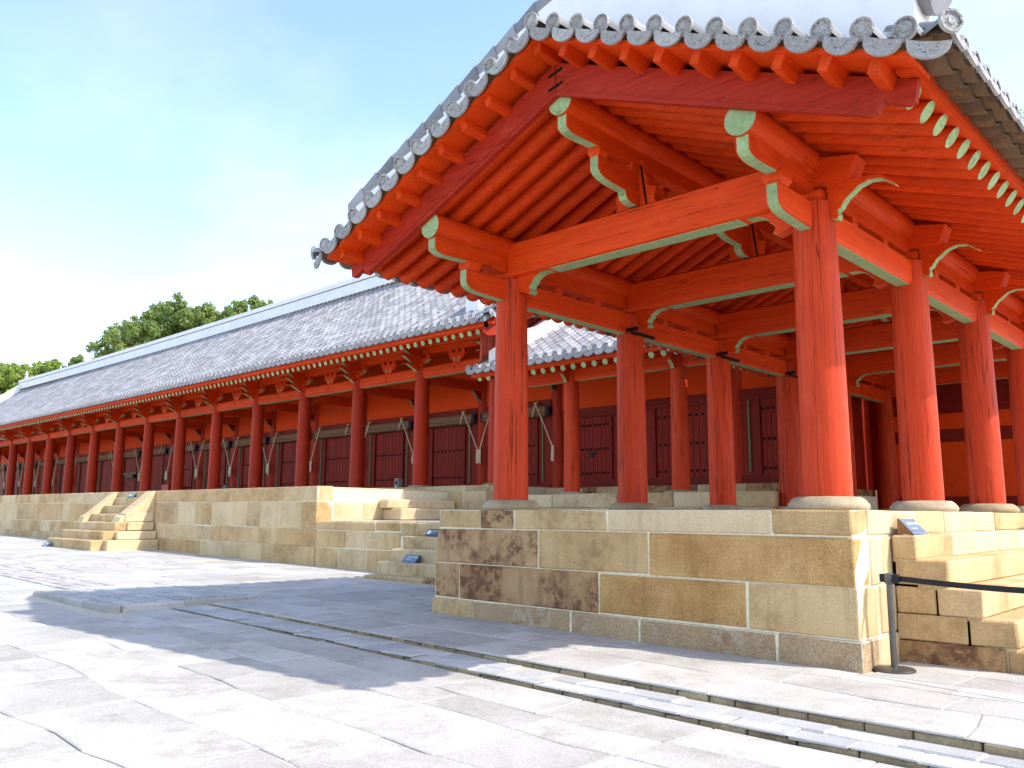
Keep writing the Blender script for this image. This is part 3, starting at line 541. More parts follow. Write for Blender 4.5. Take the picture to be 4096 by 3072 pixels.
# rafters on both slopes
def rz(d): return 6.86 - .430 * d if d < 2.41 else 5.824 - .345 * (d - 2.41)
RE = 4.05
for s, nm in ((1, 'r'), (-1, 'l')):
    me = MB().tube([(s * .03, 0, rz(.03)), (s * 2.35, 0, rz(2.35)), (s * 2.55, 0, rz(2.55)), (s * RE, 0, rz(RE))], [.098, .098, .097, .093], 14); ring = list(range(14 * 3, 14 * 4))
    for q in ring: v_ = me.v[q]; me.v[q] = (v_[0] + s * (v_[2] - rz(RE)) * .42, v_[1], v_[2])
    dm = MB(); dm.v = [tuple(Vector(me.v[q]) + Vector((s * .004, 0, -.003))) for q in ring]; dm.f = [tuple(range(14))]; dm = dm.mesh('painted_end', 'green'); me = me.mesh('rafter', 'beam_x', 50)
    for i in range(47):
        y = 7.66 + .372 * i; mw_ = T(XC, y, R.uniform(-.006, .006)); ra = put('rafter', me, pav, mw_); put('painted_end', dm, ra, mw_)
    sh = MB(); D = [0, 1.2, 2.41, 3.3, RE + .12]
    for a, b in zip(D, D[1:]): sh.hexa([(XC + s * a, 7.5, rz(a) + .099), (XC + s * b, 7.5, rz(b) + .099), (XC + s * b, 25.2, rz(b) + .099), (XC + s * a, 25.2, rz(a) + .099)] + [(XC + s * a, 7.5, rz(a) + .14), (XC + s * b, 7.5, rz(b) + .14), (XC + s * b, 25.2, rz(b) + .14), (XC + s * a, 25.2, rz(a) + .14)])
    part('sheathing', sh, 'wall_orange', pav)
    e0, e1 = XC + s * (RE - .02), XC + s * (RE + .14); part('eave_fascia', MB().hexa([(e0, 7.3, rz(RE) + .098), (e1, 7.3, rz(RE) + .07), (e1, 25.2, rz(RE) + .07), (e0, 25.2, rz(RE) + .098), (e0, 7.3, rz(RE) + .24), (e1, 7.3, rz(RE) + .22), (e1, 25.2, rz(RE) + .22), (e0, 25.2, rz(RE) + .24)]), 'beam_y', pav)
    # roof body and field of convex tiles (top side)
    rb = MB(); tz = lambda d: 7.36 - .462 * d + .004 * d * d
    DD = [0, 1, 2, 3, 4.17]; bz_ = lambda d: 7.258 - .452 * d + .002 * d * d
    for a, b in zip(DD, DD[1:]): rb.hexa([(XC + s * a, 7.06, bz_(a)), (XC + s * b, 7.06, bz_(b)), (XC + s * b, 25.4, bz_(b)), (XC + s * a, 25.4, bz_(a)), (XC + s * a, 7.06, tz(a)), (XC + s * b, 7.06, tz(b)), (XC + s * b, 25.4, tz(b)), (XC + s * a, 25.4, tz(a))])
    part('roof_bed', rb, 'tile_dark', pav)
    ft = MB()
    for i in range(50):
        y = 8.2 + .345 * i
        ft.tube([(XC + s * d, y, tz(d) + .01) for d in (0, 1.1, 2.2, 3.2, 4.0)], .085, 8)
    put('roof_tile_field', ft.mesh('roof_tile_field', 'tile', 50, False), pav, kind='stuff')
    # bargeboard with scrolled tail
    bb = lambda d: 6.645 - .425 * d + .004 * d * d; bt = lambda d: 7.07 - .435 * d + .004 * d * d
    ds = [0, .8, 1.6, 2.4, 3.2]
    low = [(d, bb(d)) for d in ds] + [(3.62, bb(3.62)), (3.72, bb(3.72) - .005), (3.80, bb(3.80) + .04), (3.83, bb(3.83) + .10), (3.86, bb(3.86) + .14), (3.95, bb(3.95) + .13), (4.06, bb(4.06) + .12), (4.13, bb(4.13) + .16)]
    upp = [(4.16, bt(4.16) - .02)] + [(d, bt(d)) for d in reversed(ds)]
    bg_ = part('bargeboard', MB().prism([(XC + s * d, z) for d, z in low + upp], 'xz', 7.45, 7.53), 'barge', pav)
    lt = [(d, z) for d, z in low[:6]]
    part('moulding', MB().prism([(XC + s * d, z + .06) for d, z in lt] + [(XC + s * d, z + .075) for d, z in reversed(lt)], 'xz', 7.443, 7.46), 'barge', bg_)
    # raking plank, battens, fascia strip
    rp = lambda d: 7.205 - .452 * d + .002 * d * d; pk = MB(); DD = [0, 1, 2, 3, 4.22]
    for a, b in zip(DD, DD[1:]): pk.hexa([(XC + s * a, 7.05, rp(a)), (XC + s * b, 7.05, rp(b)), (XC + s * b, 7.6, rp(b)), (XC + s * a, 7.6, rp(a)), (XC + s * a, 7.05, rp(a) + .05), (XC + s * b, 7.05, rp(b) + .05), (XC + s * b, 7.6, rp(b) + .05), (XC + s * a, 7.6, rp(a) + .05)])
    part('rake_plank', pk, 'wall_orange', pav)
    bme = MB().hexa([(-.05, 0, -.15), (.05, 0, -.15), (.055, .42, -.17), (-.055, .42, -.17), (-.05, 0, 0), (.05, 0, 0), (.055, .42, 0), (-.055, .42, 0)]).mesh('rake_batten', 'beam_y')
    for i in range(10):
        if i == 0 and s < 0: continue
        d = .0 + .44 * i; put('rake_batten', bme, pav, T(XC + s * d, 7.10, rp(d) + .004, 0, s * .42 if i else 0, 0))
    # rake tiles: discs, crescents, convex and trough tiles
    dzf = lambda d: 7.43 - .467 * d + .005 * d * d
    for i in range(13):
        d = .352 * i
        if not (i == 0 and s < 0):
            z = dzf(d) + R.uniform(-.012, .012); sl_ = s * .43 if i else 0
            put('rake_tile', ME_HALF_S, pav, T(XC + s * d, 7.0, z - .02, .05, sl_)); put('disc_tile', ME_DISC, pav, T(XC + s * d, 6.975, z, R.uniform(-.05, .12), sl_, R.uniform(-.06, .06)))
        d2 = d + .176
        if i < 12:
            z = dzf(d2) - .10 + R.uniform(-.01, .01); put('trough_tile', ME_TROUGH_D if s < 0 else ME_TROUGH, pav, T(XC + s * d2, 6.99, z + .06, .03, s * .44)); put('crescent_tile', ME_CRES, pav, T(XC + s * d2, 6.955, z - .01, R.uniform(-.05, .1), s * .44, R.uniform(-.05, .05)))
    # eave tiles along the long side
    for i in range(52):
        y = 7.30 + .345 * i; d = 4.36; zr = 5.50
        m = T(XC + s * (d + .15), y, zr, 0, 0, s * math.pi / 2)
        put('eave_trough_tile', ME_TROUGH_D, pav, m @ Matrix.Rotation(.24, 4, 'X') @ Matrix.Translation((0, -.02, -.01))); put('eave_trough_tile', ME_TROUGH_D, pav, m @ Matrix.Rotation(.24, 4, 'X') @ Matrix.Translation((0, .10, -.055)))
        put('eave_crescent_tile', ME_CRES, pav, m @ Matrix.Translation((0, -.035, -.0)) @ Matrix.Rotation(-.25, 4, 'X'))
        m2 = T(XC + s * (d + .12), y + .172, zr + .16, 0, 0, s * math.pi / 2)
        put('eave_disc_tile', ME_DISC, pav, m2); put('eave_convex_tile', ME_HALF_S, pav, m2 @ Matrix.Rotation(.32, 4, 'X') @ Matrix.Translation((0, .02, -.02)))
    # white descending ridge near the gable and main ridge
    DD = [0, 1, 2, 3, 4.16]; wr_ = MB()
    for a, b in zip(DD, DD[1:]): wr_.hexa([(XC + s * a, 7.5, tz(a)), (XC + s * b, 7.5, tz(b)), (XC + s * b, 8.0, tz(b)), (XC + s * a, 8.0, tz(a)), (XC + s * a, 7.5, 8.12 - .425 * a), (XC + s * b, 7.5, 8.12 - .425 * b), (XC + s * b, 8.0, 8.12 - .425 * b), (XC + s * a, 8.0, 8.12 - .425 * a)])
    rd = part('plaster_ridge', wr_, 'plaster', pav)
    cp = MB()
    for i in range(12): d = .2 + i * .36; cp.tube([(XC + s * (d - .19), 7.75, 8.13 - .425 * (d - .19)), (XC + s * (d + .2), 7.75, 8.12 - .425 * (d + .2))], [.28, .26], 12)
    part('ridge_cap', cp, 'tile', rd, 50)
part('plaster_ridge', MB().box(XC - .22, XC + .22, 7.7, 25.3, 7.3, 8.75), 'plaster', pav); part('ridge_cap', MB().tube([(XC, 7.6, 8.74), (XC, 25.4, 8.74)], .24, 12), 'tile', pav, 50)
sm = MB().box(XC + .0 - .005, XC + .005, 7.447, 7.452, 6.66, 7.06); part('board_seam', sm, 'iron', pav)
for z in (6.75, 6.93): part('iron_staple', MB().hexa([(XC - .11, 7.43, z - .03), (XC + .11, 7.43, z + .015), (XC + .11, 7.452, z + .015), (XC - .11, 7.452, z - .03), (XC - .11, 7.43, z - .005), (XC + .11, 7.43, z + .04), (XC + .11, 7.452, z + .04), (XC - .11, 7.452, z - .005)]), 'iron', pav)
# sloping corner tiles at the lower ends of the rake
for s in (1, -1):
    put('corner_disc_tile', ME_DISC, pav, T(XC + s * 4.58, 7.02, 5.50, 0, 0, s * .9)); put('corner_convex_tile', ME_HALF_S, pav, T(XC + s * 4.57, 7.03, 5.48, .05, 0, s * .9)); put('corner_crescent_tile', ME_CRES, pav, T(XC + s * 4.40, 6.98, 5.35, 0, s * .25, s * .3))
# rear wall of the pavilion with dark rails, and the dim side bay towards the wing
YB = YK[5]
part('wall_panel', MB().box(XL + .2, XR - .2, YB - .02, YB + .12, 1.58, 4.75), 'wall_orange', pav)
for z0, z1 in ((1.72, 2.05), (3.52, 3.86)): part('wall_rail', MB().box(XL + .22, XR - .22, YB - .06, YB + .05, z0, z1), 'lintel', pav)
part('wall_rail', MB().box(XL + .2, XR - .2, YB - .07, YB + .1, 4.3, 5.1), 'lintel', pav)
part('side_wall', MB().box(XL - .75, XL - .65, 21.4, 25.4, 1.6, 5.6), 'door', pav); part('side_wall_strip', MB().box(XL - .80, XL - .60, 21.36, 21.39, 2.26, 5.2), 'green_dark', pav); part('side_wall_base', MB().stone(XL - .8, XL - .45, 21.6, 25, 1.5, 2.25), 'st_dark', pav)
part('gable_infill', MB().box(XL, XR, YB - .02, YB + .12, 5.1, 5.7).prism([(XL, 5.7), (XR, 5.7), (XC, 6.7)], 'xz', YB - .02, YB + .12), 'wall_orange', pav)
# ------------------------------------------------------------------ long hall
YH, YW, S_, XA = 18.645, 21.65, 3.587, -21.909
HX = [XA + S_ * (1 - k) for k in range(18)]        # columns, from the wing end (-18.32) westwards
hall = thing('long_hall', 'very long red shrine hall with a row of columns and grey tiled roof', 'hall', (-45, 21, 2.3))
def hroof(y): t = (y - 16.3) / 6.55; return 7.03 + 4.60 * (.84 * t + .16 * t * t)
def hslope(y): t = (y - 16.3) / 6.55; return math.atan(4.60 / 6.55 * (.84 + .32 * t))
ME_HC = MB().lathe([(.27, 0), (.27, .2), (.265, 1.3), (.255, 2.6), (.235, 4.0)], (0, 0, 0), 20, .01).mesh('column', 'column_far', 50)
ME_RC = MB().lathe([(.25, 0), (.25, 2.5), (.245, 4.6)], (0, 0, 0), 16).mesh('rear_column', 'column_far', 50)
ME_PL = MB().lathe([(.42, -.05), (.42, .03), (.34, .07), (.3, .075)], (0, 0, 0), 18, .04).mesh('plinth', 'plinth', 50)
low_p = [(-.05, -.20), (-.13, -.19), (-.36, -.12), (-.40, -.07), (-.54, -.02), (-.60, .02), (-.70, .06), (-.80, .055), (-.885, .03)]
low = [(-.05, -.20)] + low_p[1:] + [(-.86, .07), (-.74, .11), (-.1, .11), (0, -.2)]
upp_p = [(-.40, .13), (-.55, .15), (-.60, .17), (-.68, .22), (-.76, .27), (-.84, .31), (-.95, .325), (-1.10, .27)]
up = upp_p + [(-1.06, .32), (-.9, .38), (-.1, .38), (-.1, .13)]
thd_p = [(-.5, .38), (-.57, .39), (-.66, .44), (-.74, .50), (-.85, .56)]
th = thd_p + [(-.85, .62), (-.1, .62), (-.1, .38)]
TIERS = []
for nm, P, E_ in (('lower_bracket', low, low_p), ('upper_bracket', up, upp_p), ('beam_head', th, thd_p)):
    TIERS.append((nm, MB().prism(P, 'yz', -.065, .065).mesh(nm, 'beam'), MB().ribbon(E_, 'yz', -.055, .055, .006).mesh('green_edge', 'green')))
ce = MB().prism([(-.5, .31), (-.5, .27), (-.42, .20), (-.30, .16), (-.1, .12), (.1, .12), (.30, .16), (.42, .20), (.5, .27), (.5, .31)], 'xz', -.16, -.04)
for x in (-.45, 0, .45): soro(ce, x, -.1, .31, .16, .12)
ME_CRS = ce.mesh('cross_bracket', 'beam'); ME_CRSG = MB().ribbon([(-.5, .27), (-.42, .20), (-.30, .16), (-.1, .12)], 'xz', -.155, -.045, -.006).ribbon([(.1, .12), (.30, .16), (.42, .20), (.5, .27)], 'xz', -.155, -.045, -.006).mesh('green_edge', 'green')
cap = MB(); soro(cap, 0, 0, .0, .42, .14); ME_CAP = cap.mesh('capital', 'beam')
hw = MB().prism([(-.16, 0), (.16, 0), (.2, .08), (.3, .13), (.34, .22), (.42, .30), (.42, .34), (-.42, .34), (-.42, .30), (-.34, .22), (-.3, .13), (-.2, .08)], 'xz', -.08, .04)
for x in (-.3, 0, .3): soro(hw, x, -.03, .34, .13, .11)
ME_HW = hw.mesh('flower_board', 'beam'); ME_HWG = MB().prism([(-.13, .02), (-.10, .02), (-.08, .1), (-.10, .17), (-.13, .2), (-.15, .17), (-.12, .1)], 'xz', -.088, -.078).prism([(.13, .02), (.10, .02), (.08, .1), (.10, .17), (.13, .2), (.15, .17), (.12, .1)], 'xz', -.088, -.078).mesh('green_scroll', 'green')
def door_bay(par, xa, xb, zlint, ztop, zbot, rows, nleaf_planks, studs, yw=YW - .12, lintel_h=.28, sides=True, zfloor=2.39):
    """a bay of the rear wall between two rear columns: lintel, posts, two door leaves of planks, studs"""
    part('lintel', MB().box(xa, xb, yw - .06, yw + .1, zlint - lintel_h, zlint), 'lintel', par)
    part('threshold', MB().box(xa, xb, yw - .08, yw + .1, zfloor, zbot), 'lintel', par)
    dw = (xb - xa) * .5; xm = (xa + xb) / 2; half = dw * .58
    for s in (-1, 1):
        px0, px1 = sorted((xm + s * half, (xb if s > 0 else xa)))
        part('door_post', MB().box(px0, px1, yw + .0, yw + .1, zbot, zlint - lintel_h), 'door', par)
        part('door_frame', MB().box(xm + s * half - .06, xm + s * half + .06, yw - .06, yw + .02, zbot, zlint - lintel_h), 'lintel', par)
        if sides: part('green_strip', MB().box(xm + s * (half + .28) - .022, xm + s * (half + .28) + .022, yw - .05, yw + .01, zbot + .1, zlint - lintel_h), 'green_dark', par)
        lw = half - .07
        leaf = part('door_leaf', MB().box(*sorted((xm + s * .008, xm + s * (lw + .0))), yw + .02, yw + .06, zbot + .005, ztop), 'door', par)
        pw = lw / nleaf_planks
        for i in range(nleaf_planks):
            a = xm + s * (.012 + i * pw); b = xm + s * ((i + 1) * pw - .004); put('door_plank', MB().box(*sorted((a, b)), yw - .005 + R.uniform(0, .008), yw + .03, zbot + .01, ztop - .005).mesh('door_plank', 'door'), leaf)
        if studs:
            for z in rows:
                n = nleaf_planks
                for i in range(n): put('door_stud', ME_STUD, leaf, T(xm + s * (.012 + (i + .5) * pw), yw - .008, z))
ME_STUD = MB().lathe([(.042, 0), (.04, .018), (.025, .034), (.006, .04)], (0, 0, 0), 10).mesh('door_stud', 'stud', 60)
ME_STUD.transform(Matrix.Rotation(math.pi / 2, 4, 'X'))
for k, x in enumerate(HX):
    put('column', ME_HC, hall, T(x, YH, 2.45, 0, 0, k * 1.3)); put('plinth', ME_PL, hall, T(x, YH, 2.39)); put('rear_column', ME_RC, hall, T(x, YW, 2.4, 0, 0, k))
    put('capital', ME_CAP, hall, T(x, YH, 6.46)); 
    for nm, m1, m2 in TIERS: br = put(nm, m1, hall, T(x, YH, 6.46)); put('green_edge', m2, br, T(x, YH, 6.46))
    cr = put('cross_bracket', ME_CRS, hall, T(x, YH, 6.46)); put('green_edge', ME_CRSG, cr, T(x, YH, 6.46))
    # porch beam from front to rear column with a small green bracket
    part('porch_beam', MB().box(x - .11, x + .11, YH + .1, YW, 5.95, 6.3), 'beam_y', hall)
    pbk = part('porch_bracket', MB().prism([(YW - .2, 5.6), (YW - .42, 5.72), (YW - .5, 5.83), (YW - .62, 5.95), (YW - .2, 5.95)], 'yz', x - .06, x + .06), 'door', hall); part('green_edge', MB().ribbon([(YW - .2, 5.6), (YW - .42, 5.72), (YW - .5, 5.83), (YW - .62, 5.95)], 'yz', x - .05, x + .05, .006), 'green_dark', pbk)
    if k < len(HX) - 1:
        x1 = HX[k + 1]; xm = (x + x1) / 2
        fb = part('porch_tie_beam', MB().prism([(YH - .13, 6.45), (YH - .15, 6.40), (YH - .15, 6.16), (YH - .11, 6.10), (YH + .11, 6.10), (YH + .15, 6.16), (YH + .15, 6.45)], 'yz', x1 + .2, x - .2), 'beam_x', hall)
        part('green_edge', MB().box(x1 + .25, x - .25, YH - .1, YH + .1, 6.092, 6.102), 'green', fb)
        ring = MB(); rr_ = [(.045, 0), (.045, .006), (.028, .006), (.028, 0)]; ring.lathe(rr_, (0, 0, 0), 12); mm = ring.mesh('ring_mark', 'lintel'); mm.transform(Matrix.Rotation(math.pi / 2, 4, 'X')); put('ring_mark', mm, fb, T(xm, YH - .148, 6.29))
        for q in (xm,):
            h_ = put('flower_board', ME_HW, hall, T(q, YH, 6.45)); put('green_scroll', ME_HWG, h_, T(q, YH, 6.45))
        part('wall_panel', MB().box(x1 + .18, x - .18, YW - .1, YW + .05, 5.37, 7.3), 'wall_orange', hall)
        door_bay(hall, x1 + .22, x - .22, 5.38, 5.10, 2.52, (3.87, 2.87), 4, k < 8)
XE0, XE1 = -79.3, -17.05
part('purlin_plank', MB().box(XE0, XE1 - .2, YH - .09, YH + .09, 6.90, 7.10), 'beam_x', hall); part('purlin', MB().tube([(XE0, YH, 7.24), (XE1 - .2, YH, 7.24)], .155, 18), 'beam_x', hall, 50)
part('rear_purlin_plank', MB().box(XE0, XE1 - .2, YW - .08, YW + .08, 7.3, 7.8), 'beam_x', hall)
ry0, rz0 = 16.55, 6.69
hrz = lambda y: rz0 + .40 * (y - ry0)
ME_HR = MB().tube([(0, ry0, hrz(ry0)), (0, 22.2, hrz(22.2))], [.085, .095], 10).mesh('rafter', 'beam_y', 50)
NR = 0; x = XE1
while x > XE0:
    ra = put('rafter', ME_HR, hall, T(x, 0, 0)); put('painted_end', dot_mesh(.083), ra, T(x, ry0 - .005, rz0 - .002, .3805)); x -= .345; NR += 1
part('sheathing', MB().hexa([(-80, 16.5, hrz(16.5) + .08), (XE1 + .2, 16.5, hrz(16.5) + .08), (XE1 + .2, 22.4, hrz(22.4) + .08), (-80, 22.4, hrz(22.4) + .08), (-80, 16.5, hrz(16.5) + .12), (XE1 + .2, 16.5, hrz(16.5) + .12), (XE1 + .2, 22.4, hrz(22.4) + .12), (-80, 22.4, hrz(22.4) + .12)]), 'wall_orange', hall)
part('eave_fascia', MB().box(-80, XE1 + .35, 16.40, 16.62, rz0 + .085, rz0 + .24), 'beam_x', hall)
# roof bed and tiles
bed = MB(); yy = [16.32, 17.5, 19, 20.5, 22, 22.9]
for a, b in zip(yy, yy[1:]): bed.hexa([(-80, a, hroof(a) - .15), (-16.55, a, hroof(a) - .15), (-16.55, b, hroof(b) - .15), (-80, b, hroof(b) - .15), (-80, a, hroof(a) - .02), (-16.55, a, hroof(a) - .02), (-16.55, b, hroof(b) - .02), (-80, b, hroof(b) - .02)])
part('roof_bed', bed, 'tile', hall)
part('rear_roof', MB().hexa([(-80, 23, 11.4), (-16.55, 23, 11.4), (-16.55, 30, 7), (-80, 30, 7), (-80, 23, 11.6), (-16.55, 23, 11.6), (-16.55, 30, 7.2), (-80, 30, 7.2)]), 'tile', hall)
part('rear_wall', MB().box(-80, -18.2, 26.6, 26.9, 2, 9), 'wall_orange', hall)
field = MB(); hb = halftile_mesh('t'); nrow = 0; x = -16.75; singles = 0
while x > -79.5:
    y = 16.36; i = 0; jx = R.uniform(-.01, .01)
    put('disc_tile', ME_DISC, hall, T(x + jx, 16.27, hroof(16.3) + .045, -.45 + R.uniform(-.05, .05), 0, R.uniform(-.04, .04)) if inview((x, 16.3, 7), 60) or True else None) if x > -74 else None
    if x > -74: put('crescent_tile', ME_CRES, hall, T(x - .17 + jx, 16.24, hroof(16.3) - .045, -.35 + R.uniform(-.05, .05), 0, R.uniform(-.04, .04)))
    while y < 22.85:
        sl_ = hslope(y); m = T(x + R.uniform(-.006, .006), y, hroof(y) - .015 + R.uniform(-.004, .006), sl_ - .012)
        if nrow < 12 and singles < 300: put('roof_tile', ME_HALF, hall, m); singles += 1
        else:
            n = len(field.v); field.v += [tuple(m @ Vector(p)) for p in hb.v]; field.f += [tuple(n + q for q in f) for f in hb.f]
        y += .335 * math.cos(sl_)
    x -= .342; nrow += 1
put('roof_tile_field', field.mesh('roof_tile_field', 'tile', 50, False), hall, kind='stuff')
# white ridges
up_ = lambda x: .00018 * (x + 47) ** 2
for nm, mat, y0, y1, za, zb in (('plaster_ridge', 'plaster', 22.78, 23.3, 11.45, 12.16), ('ridge_line', 'tile_dark', 22.765, 23.31, 12.16, 12.185), ('plaster_ridge', 'plaster', 22.72, 23.36, 12.185, 12.40)):
    mb = MB(); xx = [-79.6 + 62.3 * i / 12 for i in range(13)]
    for a, b in zip(xx, xx[1:]): mb.hexa([(a, y0, za + up_(a)), (b, y0, za + up_(b)), (b, y1, za + up_(b)), (a, y1, za + up_(a)), (a, y0, zb + up_(a)), (b, y0, zb + up_(b)), (b, y1, zb + up_(b)), (a, y1, zb + up_(a))])
    part(nm, mb, mat, hall)
part('ridge_ornament', MB().lathe([(.16, 0), (.2, .15), (.12, .35), (.16, .5), (.05, .75), (.01, .8)], (-78.6, 23, 12.4 + up_(-78.6)), 10), 'tile', hall, 50)
dtm = MB(); x = -17.6
while x > -79:
    dtm.prism([(x - .13, 11.5 + up_(x)), (x + .13, 11.5 + up_(x)), (x + .1, 11.62 + up_(x)), (x - .1, 11.62 + up_(x))], 'xz', 22.70, 22.79); x -= .342
part('ridge_base_tile', dtm, 'tile_dark', hall, kind='stuff')
for xa, xb in ((-18.05, -17.5), (-79.6, -79.0)):
    mb = MB(); yy = [17.0, 18.5, 20, 21.5, 22.9]
    for a, b in zip(yy, yy[1:]): mb.hexa([(xa, a, hroof(a) - .05), (xb, a, hroof(a) - .05), (xb, b, hroof(b) - .05), (xa, b, hroof(b) - .05), (xa, a, hroof(a) + .62), (xb, a, hroof(a) + .62), (xb, b, hroof(b) + .68), (xa, b, hroof(b) + .68)])
    part('plaster_ridge', mb, 'plaster', hall)
# right-hand gable end: rake tiles facing east, board, planked wall
ye = 16.5
while ye < 22.9:
    z = hroof(ye) + .03; m = T(-16.42, ye, z, 0, 0, math.pi / 2); put('rake_disc_tile', ME_DISC, hall, m); put('rake_tile', ME_HALF_S, hall, T(-16.44, ye, z - .02, 0, 0, math.pi / 2)); put('rake_crescent_tile', ME_CRES, hall, T(-16.40, ye + .17, z - .02, 0, 0, math.pi / 2)); ye += .35
mb = MB(); P = [(16.45, 6.62), (16.6, 6.55), (16.95, 6.62), (17.05, 6.75), (18.5, 7.55), (20, 8.5), (21.5, 9.55), (23, 10.7), (23, 11.3), (21.5, 10.2), (20, 9.15), (18.5, 8.15), (17.0, 7.25), (16.45, 6.95)]
part('bargeboard', mb.prism(P, 'yz', -16.78, -16.70), 'barge', hall); part('gable_soffit', MB().hexa([(-18.3, 16.6, 6.85), (-16.5, 16.6, 6.85), (-16.5, 23, 11.25), (-18.3, 23, 11.25), (-18.3, 16.6, 6.9), (-16.5, 16.6, 6.9), (-16.5, 23, 11.3), (-18.3, 23, 11.3)]), 'wall_orange', hall)
for i in range(22):
    y = 17.62 + i * .26; zt = hroof(min(y, 22.8)) - .45; zb_ = 5.85 + .5 * max(0, y - 17.1); part('gable_board', MB().box(-18.06, -18.0, y + .006, y + .25, zb_, zt), 'gable_board', hall); part('gable_batten', MB().box(-18.02, -17.965, y - .025, y + .025, zb_, zt), 'gable_board', hall)
# ------------------------------------------------------------------ side wing
wing = thing('side_wing', 'lower red wing with small tiled roof between the hall and the pavilion', 'building', (-14, 20, 2.08))
WX = [-15.31, -11.725]; ME_WC = MB().lathe([(.235, 0), (.235, .2), (.225, 1.5), (.21, 3.5)], (0, 0, 0), 20, .01).mesh('column', 'column', 50)
for x in WX:
    put('column', ME_WC, wing, T(x, YH, 2.14)); put('plinth', ME_PL, wing, T(x, YH, 2.075)); put('rear_column', ME_RC, wing, T(x, YW, 2.08, 0, 0, 1))
    wb = part('wing_bracket', MB().prism([(YH - .15, 5.28), (YH - .28, 5.26), (YH - .30, 5.33), (YH - .36, 5.40), (YH - .45, 5.46), (YH - .45, 5.6), (YH, 5.6)], 'yz', x - .06, x + .06), 'beam', wing); part('green_edge', MB().ribbon([(YH - .15, 5.28), (YH - .28, 5.26), (YH - .30, 5.33), (YH - .36, 5.40), (YH - .45, 5.46)], 'yz', x - .05, x + .05, .006), 'green', wb)
for a, b in ((-18.1, WX[0]), (WX[0], WX[1]), (WX[1], -8.98)):
    fb = part('tie_beam', MB().prism([(YH - .12, 5.64), (YH - .12, 5.38), (YH - .08, 5.31), (YH + .08, 5.31), (YH + .12, 5.38), (YH + .12, 5.64)], 'yz', a + .19, b - .19), 'beam_x', wing); part('green_edge', MB().box(a + .25, b - .25, YH - .075, YH + .075, 5.302, 5.312), 'green', fb)
for (a, b), zl, zt in (((-18.1, WX[0]), 4.95, 4.64), ((WX[0], WX[1]), 5.02, 4.72), ((WX[1], -8.9), 5.02, 4.72)):
    pass
# first wing bay repeats the hall's blind bay west of its rear column, the others have plain plank doors
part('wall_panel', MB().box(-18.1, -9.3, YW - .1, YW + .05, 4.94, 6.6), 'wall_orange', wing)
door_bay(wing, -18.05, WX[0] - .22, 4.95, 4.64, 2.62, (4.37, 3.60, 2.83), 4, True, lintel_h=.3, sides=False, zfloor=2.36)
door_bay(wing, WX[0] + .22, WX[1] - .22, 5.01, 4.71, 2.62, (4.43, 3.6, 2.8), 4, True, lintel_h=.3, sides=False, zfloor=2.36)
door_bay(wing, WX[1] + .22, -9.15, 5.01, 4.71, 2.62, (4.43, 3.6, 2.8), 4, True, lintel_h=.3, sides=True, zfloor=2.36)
xm = (-18.05 + WX[0] - .22) / 2; part('door_lock', MB().box(xm - .13, xm + .12, YW - .17, YW - .12, 3.44, 3.51).box(xm - .14, xm + .02, YW - .18, YW - .13, 3.36, 3.46), 'iron', wing)
part('door_step', MB().stone(-17.2, -16.2, 20.2, 20.5, 2.07, 2.3), 'st_step', wing)
part('purlin', MB().tube([(-18.05, YH, 5.80), (-9.0, YH, 5.80)], .14, 16), 'beam_x', wing, 50)
wy0, wz0 = 17.34, 5.455; wrz = lambda y: wz0 + .40 * (y - wy0)
ME_WR = MB().tube([(0, wy0, wz0), (0, 21.5, wrz(21.5))], .084, 10).mesh('rafter', 'beam_y', 50); x = -17.76
while x < -10.4:
    ra = put('rafter', ME_WR, wing, T(x, 0, .05 * max(0, (-15 - x)) ** 2 * .12)); put('painted_end', dot_mesh(.082), ra, T(x, wy0 - .005, wz0 - .002 + .05 * max(0, (-15 - x)) ** 2 * .12, .3805)); x += .358
part('sheathing', MB().hexa([(-17.95, 17.3, wrz(17.3) + .08), (-10.5, 17.3, wrz(17.3) + .08), (-10.5, 21.6, wrz(21.6) + .08), (-17.95, 21.6, wrz(21.6) + .08), (-17.95, 17.3, wrz(17.3) + .12), (-10.5, 17.3, wrz(17.3) + .12), (-10.5, 21.6, wrz(21.6) + .12), (-17.95, 21.6, wrz(21.6) + .12)]), 'wall_orange', wing)
part('eave_fascia', MB().box(-18.0, -10.5, 17.22, 17.42, wz0 + .085, wz0 + .225), 'beam_x', wing)
wr2 = lambda y: 5.76 + .50 * (y - 17.1) + .012 * (y - 17.1) ** 2; wsl = lambda y: math.atan(.5 + .024 * (y - 17.1))
bed = MB(); yy = [17.12, 18.5, 20, 21.7]
for a, b in zip(yy, yy[1:]): bed.hexa([(-18.1, a, wr2(a) - .13), (-10.6, a, wr2(a) - .13), (-10.6, b, wr2(b) - .13), (-18.1, b, wr2(b) - .13), (-18.1, a, wr2(a) - .02), (-10.6, a, wr2(a) - .02), (-10.6, b, wr2(b) - .02), (-18.1, b, wr2(b) - .02)])
part('roof_bed', bed, 'tile', wing)
x = -18.0
while x < -10.6:
    put('disc_tile', ME_DISC, wing, T(x, 17.06, wr2(17.1) + .05, -.4 + R.uniform(-.05, .05), 0, R.uniform(-.05, .05))); put('crescent_tile', ME_CRES, wing, T(x + .17, 17.04, wr2(17.1) - .04, -.3 + R.uniform(-.05, .05), 0, R.uniform(-.05, .05)))
    y = 17.14
    while y < 21.6:
        s_ = wsl(y); put('roof_tile', ME_HALF, wing, T(x + R.uniform(-.005, .005), y, wr2(y) - .01, s_ - .012)); y += .335 * math.cos(s_)
    x += .34
mb = MB(); yy = [17.5, 19, 20.5, 21.8]
